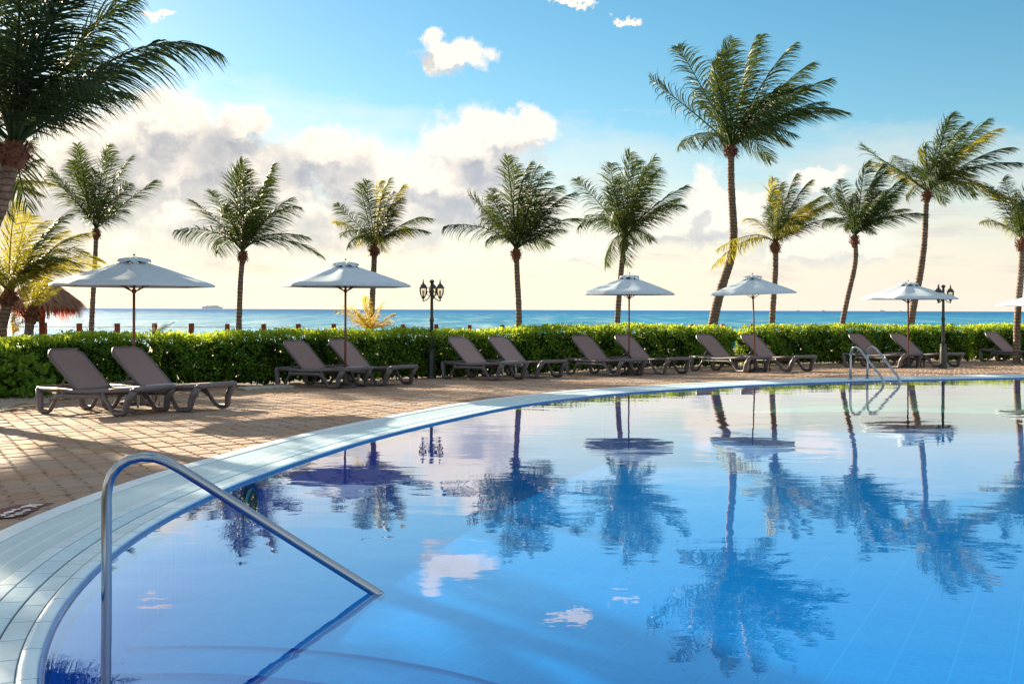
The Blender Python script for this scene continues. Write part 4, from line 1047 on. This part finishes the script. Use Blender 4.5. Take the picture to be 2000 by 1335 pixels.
for dz in (.10, .42):
    b = MB()
    for a_, c_ in zip(tops[:-1], tops[1:]):
        b.tube([a_ - Vector((0, 0, dz)), a_.lerp(c_, .5) - Vector((0, 0, dz + .02)), c_ - Vector((0, 0, dz))], .010, 4, caps=False)
    b.build('rope', M['rope'], fe)

# ------------------------------------------------------------------ ships on the horizon
def ship(x, y, Z, L, label, mat, big=True):
    p = at(x, y, Z); root = empty('ship', (p.x, Z, -1.2), 0, label, 'ship')
    k = L / 46.0
    b = MB(); W = 6 * k
    prof = [(-22, 1), (-22, 3), (-23, 4.2), (20, 4.2), (25, 5.2), (22, 1)] if big else [(-20, 1), (-21, 6), (24, 7), (20, 1)]
    n = len(prof); v = [(a * k, -W / 2, h * k) for a, h in prof] + [(a * k, W / 2, h * k) for a, h in prof]
    b.add(v, [tuple(range(n)), tuple(range(2 * n - 1, n - 1, -1))] + [(i, n + i, n + (i + 1) % n, (i + 1) % n) for i in range(n)]); b.build('hull', mat, root)
    if big:
        b = MB()
        for (x0, x1, z0, z1) in [(-21, 18, 4.2, 5.4), (-20, 16.5, 5.4, 6.4), (-14, 15, 6.4, 7.1), (-3, 14, 7.1, 7.7), (2, 12, 7.7, 8.2)]:
            b.box(((x0 + x1) / 2 * k, 0, (z0 + z1) / 2 * k), ((x1 - x0) * k, W * .9, (z1 - z0) * k * .98))
        b.build('superstructure', mat, root)
        b = MB(); b.lathe([(1.6 * k, 6 * k), (1.3 * k, 8.5 * k), (.9 * k, 9.6 * k)], 8, (-10.5 * k, 0, 0)); b.build('funnel', mat, root)
        b = MB(); b.tube([(9 * k, 0, 8 * k), (9 * k, 0, 9.8 * k)], .22 * k, 5); b.build('mast', mat, root)
    else:
        b = MB(); b.box((-12 * k, 0, 11 * k), (8 * k, W * .8, 9 * k)); b.box((-12 * k, 0, 16.5 * k), (5 * k, W * .5, 3 * k)); b.build('bridge', mat, root)
        for q in (-2, 6, 14):
            b = MB(); b.tube([(q * k, 0, 6 * k), (q * k, 0, 17 * k)], .7 * k, 5); b.build('mast', mat, root)
ship(414, 601, 7500, 150, 'large pale cruise ship on the horizon at the left', M['ship'])
for (x, Z, L, lab) in [(1559, 9000, 32, 'tiny far ship right of the seventh palm trunk'), (1608, 9500, 34, 'tiny low ship on the horizon left of the leaning slim palm'), (1723, 9000, 44, 'hazy twin-masted ship on the horizon left of the fifth umbrella pole'), (1760, 9500, 26, 'smallest ship speck just left of the fifth umbrella pole')]:
    ship(x, 607, Z, L, lab, M['far_ship'], False)

# ------------------------------------------------------------------ sun loungers
def make_lounger():
    root = empty('sun_lounger'); R2 = .024
    for s in (-1, 1):
        y = .33 * s
        b = MB(); pr = [(-.95, y, .385), (-.5, y, .375), (-.15, y, .35), (.1, y, .355), (.5, y, .375), (.98, y, .40)]
        b.tube(pr, .037, 8, flat=(.8, 1.05)); b.build('side_rail', M['plastic'], root, smooth=True)
        b = MB(); pr = rounded([(-.58, y * 1.06, .215), (-.51, y * 1.06, .285), (.36, y * 1.06, .285), (.45, y * 1.06, .215)], .05, 3)
        b.tube(pr, .034, 8, flat=(1, 1.0)); b.build('lower_rail', M['plastic'], root, smooth=True)
        for (xo, xi, xf, xg) in ((-.95, -.52, -.90, -.70), (.97, .40, .82, .60)):
            sg = 1 if xo < 0 else -1
            pr = rounded([(xo, y * 1.0, .39), (xf - sg * .03, y * 1.03, .20), (xf, y * 1.08, .028), (xg, y * 1.08, .028), (xi - sg * .05, y * 1.06, .23), (xi + sg * .01, y * 1.05, .345)], .045, 4)
            n_ = len(pr); rr = [lerp(.056, .030, min(1, k / (n_ * .75))) for k in range(n_)]
            b = MB(); b.tube(pr, rr, 8, flat=(.95, .95)); b.build('leg', M['plastic'], root, smooth=True)
    for x, z in ((-.96, .39), (.99, .40)):
        pr = rounded([(x, -.345, z - .02), (x, -.325, z), (x, .325, z), (x, .345, z - .02)], .03, 3)
        b = MB(); b.tube(pr, .040, 8, flat=(.8, 1.15)); b.build('end_bar', M['plastic'], root, smooth=True)
    for x in (-.45, .35):
        b = MB(); b.tube([(x, -.33, .31), (x, .33, .31)], .018, 6); b.build('cross_bar', M['plastic'], root, smooth=True)
    # seat fabric with a slight sag
    V = []; nx_, ny_ = 14, 7
    for i in range(nx_):
        for j in range(ny_):
            x = lerp(-.20, .965, i / (nx_ - 1)); q = lerp(-1, 1, j / (ny_ - 1)); sag = .022 * (1 - q * q) * math.sin(math.pi * i / (nx_ - 1)) ** .5
            V.append((x, q * .305, lerp(.372, .412, max(0, (x + .2)) / 1.165) - sag))
    Q = [(i * ny_ + j, (i + 1) * ny_ + j, (i + 1) * ny_ + j + 1, i * ny_ + j + 1) for i in range(nx_ - 1) for j in range(ny_ - 1)]
    nV = len(V); V2 = V + [(x, y, z - .006) for x, y, z in V]; Q2 = Q + [tuple(a + nV for a in q[::-1]) for q in Q]
    link('seat_sling', indexed_mesh('seat_sling', np.array(V2), np.array(Q2), M['sling'], smooth=True), root)
    # backrest: frame with clipped corners, fabric inside
    ang = math.radians(44); hx, hz_ = -.22, .375; L = .92
    def bk(u, v, w=0.0):   # u across, v up the back, w off the fabric
        return Vector((hx - math.cos(ang) * v + math.sin(ang) * w, u, hz_ + math.sin(ang) * v + math.cos(ang) * w))
    hw = .285
    pr = rounded([bk(-hw, -.02), bk(-hw, L - .13), bk(-hw + .085, L), bk(hw - .085, L), bk(hw, L - .13), bk(hw, -.02)], .05, 4)
    b = MB(); b.tube(pr, .022, 8, flat=(1.0, 1.25)); b.build('backrest_frame', M['plastic'], root, smooth=True)
    b = MB(); b.tube([bk(-hw, 0), bk(hw, 0)], .026, 8); b.build('hinge_bar', M['plastic'], root, smooth=True)
    V = []; ny_, nx_ = 9, 7
    for i in range(ny_):
        v = lerp(.01, L - .01, i / (ny_ - 1)); wv = hw - max(0, (v - (L - .13)) / .13) * .085
        for j in range(nx_):
            q = lerp(-1, 1, j / (nx_ - 1)); V.append(tuple(bk(q * (wv - .005), v, .012 - .02 * (1 - q * q) * math.sin(math.pi * (i + .5) / ny_))))
    Q = [(i * nx_ + j, i * nx_ + j + 1, (i + 1) * nx_ + j + 1, (i + 1) * nx_ + j) for i in range(ny_ - 1) for j in range(nx_ - 1)]
    off_ = Vector((math.sin(ang), 0, math.cos(ang))) * -.006; nV = len(V); V2 = V + [tuple(Vector(p) + off_) for p in V]; Q2 = Q + [tuple(a + nV for a in q[::-1]) for q in Q]
    link('backrest_sling', indexed_mesh('backrest_sling', np.array(V2), np.array(Q2), M['sling'], smooth=True), root)
    for s in (-1, 1):
        b = MB(); b.tube([bk(s * .20, .36, -.03), (-.66, s * .24, .375)], .014, 6); b.build('prop', M['plastic'], root, smooth=True)
    return root
lounger0 = make_lounger()
def ground_frame(x, y):
    e = .3; z = float(hz(x, y)[0]); sx = float(hz(x + e, y)[0] - hz(x - e, y)[0]) / (2 * e); sy = float(hz(x, y + e)[0] - hz(x, y - e)[0]) / (2 * e)
    return z, Vector((-sx, -sy, 1)).normalized()
first = [True]
def place(foot_px, yaw, label, group='sun loungers on the terrace'):
    """foot_px: where the near foot-end leg (local +x, -y corner) meets the paving"""
    p = GT(*foot_px); c, s = math.cos(yaw), math.sin(yaw)
    lx, ly = .76, -.356
    x, y = p.x - (lx * c - ly * s), p.y - (lx * s + ly * c)
    o = lounger0 if first[0] else copy_tree(lounger0); first[0] = False
    z, nrm_ = ground_frame(x, y)
    q = Vector((0, 0, 1)).rotation_difference(nrm_); o.rotation_mode = 'QUATERNION'
    from mathutils import Quaternion
    o.rotation_quaternion = q @ Quaternion((0, 0, 1), yaw + rng.uniform(-.03, .03))
    o.scale = (1.07, 1, .89); o.location = (x, y, z + .010); tag(o, label, 'sun lounger', group); return o
LO = [((232, 813), -31, 'nearest sun lounger at the left, by the first umbrella'), ((359, 804.4), -31, 'second lounger from the left, right beside the nearest one'),
      ((650.4, 759), -41, 'left lounger of the pair under the second umbrella'), ((742, 754), -41, 'lounger just left of the first lamp post'),
      ((964, 743.4), -49, 'left lounger of the pair without an umbrella, right of the lamp post'), ((1042.7, 739), -49, 'right lounger of the pair that has no umbrella'),
      ((1199.7, 735), -56, 'left lounger of the pair at the middle umbrella'), ((1287.5, 731.5), -56, 'right lounger of the pair at the middle umbrella'),
      ((1445, 727.5), -60, 'left lounger of the pair at the fourth umbrella, by the hedge gap'), ((1535, 726), -60, 'right lounger of the pair at the fourth umbrella, left of the ladder'),
      ((1747.5, 719), -62, 'lounger seen through the rails of the pool ladder'), ((1830, 717), -62, 'lounger between the fifth umbrella pole and the far lamp post'),
      ((2012, 711), -64, 'lounger cut by the right edge of the picture')]
for fp, yw, lb_ in LO: place(fp, math.radians(yw), lb_)

# small low tables between the loungers of a pair
def make_table(mat, leg):
    root = empty('side_table')
    b = MB(); b.box((0, 0, .40), (.42, .42, .03), bev=.008); b.build('table_top', mat, root)
    for sx in (-1, 1):
        for sy in (-1, 1):
            b = MB(); b.tube([(sx * .17, sy * .17, .39), (sx * .185, sy * .185, 0)], [.022, .018], 8); b.build('leg', leg, root, smooth=True)
    b = MB(); b.box((0, 0, .36), (.34, .34, .04)); b.build('apron', leg, root)
    return root
tA = make_table(M['table'], M['table']); tB = make_table(M['table_dark'], M['table_dark'])
seen = {'A': 0, 'B': 0}
def put_table(px, kind, label, Z=None):
    src = tA if kind == 'A' else tB
    o = src if seen[kind] == 0 else copy_tree(src); seen[kind] += 1
    p = GT(*px); o.location = (p.x, p.y, p.z + .008); o.rotation_euler = (0, 0, math.radians(-35)); o.scale = (1, 1, .86); tag(o, label, 'side table', 'low side tables between loungers')
put_table((305, 797), 'A', 'pale low side table between the two nearest loungers')
put_table((700, 751), 'A', 'pale low side table between the loungers under the second umbrella')
put_table((1004, 737), 'A', 'pale low side table between the pair that has no umbrella')
put_table((1226, 731), 'B', 'dark low side table under the middle umbrella')
put_table((1484, 725), 'B', 'dark low side table under the fourth umbrella')
put_table((1788, 716), 'B', 'dark low side table under the fifth umbrella')

# ------------------------------------------------------------------ umbrellas
def make_umbrella():
    root = empty('umbrella'); Hc = .40; R_ = 1.22; zr = 1.93
    b = MB(); b.tube([(0, 0, 0), (0, 0, zr + Hc + .02)], .021, 10); b.build('pole', M['wood_pole'], root, smooth=True)
    b = MB()
    V = []; Q = []; nr_, na = 9, 8 * 6
    for i in range(nr_):
        q = lerp(.16, 1.0, i / (nr_ - 1))
        for k in range(na):
            t = 2 * math.pi * k / na; seg = (k % 6) / 6; mid = math.sin(math.pi * seg)          # 0 on a rib, 1 between ribs
            rad_ = q * R_ * (math.cos(math.pi / 8) / math.cos(((seg) - .5) * math.pi / 4)) * (1 - .018 * mid * q)
            z = zr + Hc * (1 - q) ** 1.0 * (1 + .10 * q) - .030 * mid * math.sin(math.pi * q) - .012 * (q > .99)
            V.append((rad_ * math.cos(t), rad_ * math.sin(t), z))
    Q = [(i * na + k, (i + 1) * na + k, (i + 1) * na + (k + 1) % na, i * na + (k + 1) % na) for i in range(nr_ - 1) for k in range(na)]
    # short hem
    m0 = (nr_ - 1) * na; V += [(V[m0 + k][0], V[m0 + k][1], V[m0 + k][2] - .035) for k in range(na)]
    Q += [(m0 + k, m0 + na + k, m0 + na + (k + 1) % na, m0 + (k + 1) % na) for k in range(na)]
    link('canopy', indexed_mesh('canopy', np.array(V), np.array(Q), M['canopy']), root)
    V = []; rows = [(.0, Hc * 1.09), (.10, Hc * 1.05), (.18, Hc * .98), (.25, Hc * .905)]
    for (rad_, z) in rows:
        for k in range(na):
            seg = (k % 6) / 6; mid = math.sin(math.pi * seg); q = rad_ / .25
            V.append((rad_ * math.cos(2 * math.pi * k / na), rad_ * math.sin(2 * math.pi * k / na), zr + z + mid * q * q * .034 - .02 * (1 - mid) * q))
    m0 = 3 * na; V += [(V[m0 + k][0] * 1.01, V[m0 + k][1] * 1.01, V[m0 + k][2] - .03) for k in range(na)]
    Q = [(i * na + k, (i + 1) * na + k, (i + 1) * na + (k + 1) % na, i * na + (k + 1) % na) for i in range(4) for k in range(na)]
    link('vent_cap', indexed_mesh('vent_cap', np.array(V), np.array(Q), M['canopy']), root)
    for k in range(8):
        t = 2 * math.pi * k / 8; c, s = math.cos(t), math.sin(t)
        b = MB(); b.tube([(c * .03, s * .03, zr + Hc - .03), (c * R_ * .5, s * R_ * .5, zr + Hc * .53 - .02), (c * R_ * .985, s * R_ * .985, zr - .018)], .009, 5)
        b.tube([(c * .035, s * .035, zr - .12), (c * R_ * .48, s * R_ * .48, zr + Hc * .53 - .03)], .008, 5); b.build('rib', M['wood_pole'], root)
    b = MB(); b.lathe([(.035, zr - .15), (.035, zr - .09)], 10); b.build('runner', M['wood_pole'], root)
    b = MB(); b.lathe([(.03, zr + Hc - .08), (.03, zr + Hc)], 10); b.build('hub', M['wood_pole'], root)
    b = MB(); b.lathe([(.018, zr + Hc * 1.17 - .02), (.014, zr + Hc * 1.17 + .01), (.004, zr + Hc * 1.17 + .02)], 10); b.build('finial', M['wood_pole'], root)
    b = MB(); b.lathe([(.21, 0), (.21, .05), (.05, .10), (.032, .32), (.028, .32)], 16); b.build('base', M['table_dark'], root, smooth=False)
    return root
u0 = make_umbrella()
UM = [(262, 16.3, 497, 153, 22.5, 'bluish white umbrella over the nearest pair of loungers'), (675, 19.6, 506.5, 127, 4, 'umbrella with a warm-lit left panel over the second pair of loungers'),
      (1229, 23.6, 533, 94, 12, 'middle umbrella, standing in front of the palm with the hanging frond'), (1469, 24.6, 534, 88, 9, 'umbrella beside the gap in the hedge, on a slightly leaning pole'),
      (1774, 27.2, 548, 91, 14, 'umbrella beside the far lamp post, behind the pool ladder'), (2043, 29.5, 566, 93, 3, 'umbrella at the right edge of which only the tip shows')]
for k, (x, Z, ytop, rpx, rot, lab) in enumerate(UM):
    o = u0 if k == 0 else copy_tree(u0)
    tp = at(x, ytop, Z); gz = float(hz(tp.x, Z)[0]); tot = 1.93 + .40 * 1.17; hs = (tp.z - gz) / tot
    o.location = (tp.x, Z, gz); o.rotation_euler = (0, 0 if k != 3 else math.radians(-2.2), math.radians(rot)); rs = rpx / F * Z / 1.22
    o.scale = (rs, rs, hs)
    if k == 3: o.location.x += .09
    tag(o, lab, 'umbrella', 'umbrellas over the loungers')

# ------------------------------------------------------------------ lamp posts
def make_lamp():
    root = empty('lamp_post'); n8 = math.pi / 8
    b = MB(); b.lathe([(.105, 0), (.105, .03), (.092, .06), (.085, .42), (.075, .56), (.082, .57), (.082, .60), (.055, .63)], 8, ph=n8); b.build('base', M['dark_metal'], root)
    b = MB(); b.lathe([(.045, .60), (.040, .72), (.037, 1.22), (.048, 1.24), (.048, 1.28), (.036, 1.31), (.030, 1.85), (.040, 1.87), (.040, 1.90), (.030, 1.93), (.030, 2.06), (.055, 2.08), (.055, 2.10), (.02, 2.13)], 16); b.build('pole', M['dark_metal'], root, smooth=True)
    for k in range(3):
        t = math.radians(90 + 120 * k) if k == 0 else math.radians(90 + 120 * k)
        t = [math.radians(88), math.radians(192), math.radians(-12)][k]
        c, s = math.cos(t), math.sin(t); lx = .185
        b = MB(); pr = rounded([(c * .03, s * .03, 1.80), (c * .09, s * .09, 1.70), (c * .20, s * .20, 1.665), (c * lx, s * lx, 1.72)], .08, 5); b.tube(pr, .011, 7)
        pr = rounded([(c * .03, s * .03, 1.86), (c * .10, s * .10, 1.88), (c * .11, s * .11, 1.80), (c * .06, s * .06, 1.78)], .04, 4); b.tube(pr, .007, 6)
        b.build('arm', M['dark_metal'], root, smooth=True)
        ln = empty('lantern', (c * lx, s * lx, 1.72)); ln.parent = root; ln.scale = (.86, .86, .9)
        b = MB(); b.lathe([(.0, -.055), (.012, -.04), (.006, -.02), (.03, 0), (.05, .035), (.045, .05)], 12, caps=False); b.build('cup', M['dark_metal'], ln, smooth=True)
        b = MB(); b.lathe([(.047, .045), (.080, .11), (.092, .18), (.090, .245)], 6 * 3, caps=False); b.build('glass_bowl', M['glass'], ln, smooth=True)
        b = MB()
        for q in range(6):
            a = q * math.pi / 3 + .3; b.tube([(math.cos(a) * r_, math.sin(a) * r_, z) for r_, z in ((.048, .04), (.082, .11), (.094, .18), (.092, .25))], .0045, 4)
        b.build('cage', M['dark_metal'], ln)
        b = MB(); b.lathe([(.112, .245), (.114, .26), (.095, .275), (.07, .32), (.045, .345), (.03, .35), (.022, .37), (.026, .385), (.012, .40), (.016, .42), (.004, .47), (.0, .475)], 12, caps=False); b.build('cap', M['dark_metal'], ln, smooth=True)
        b = MB(); b.lathe([(.014, .05), (.014, .11), (.026, .14), (.026, .18), (.008, .20)], 10); b.build('bulb', M['bulb'], ln, smooth=True)
    return root
l0 = make_lamp()
for k, (bx, Z, ytop, lab) in enumerate([(843, 23.0, 540, 'three-lantern dark lamp post in front of the hedge between the second and third pairs'), (1842, 26.9, 551, 'far three-lantern lamp post right of the fifth umbrella')]):
    o = l0 if k == 0 else copy_tree(l0)
    tp = at(bx + (0 if k == 0 else 2), ytop, Z); gz = float(hz(tp.x, Z)[0]); sc_ = (tp.z - gz) / 2.195
    o.location = (at(bx, 700, Z).x, Z, gz); o.scale = (sc_,) * 3; o.rotation_euler = (0, 0, math.radians([0, 14][k])); tag(o, lab, 'lamp post', 'lamp posts')
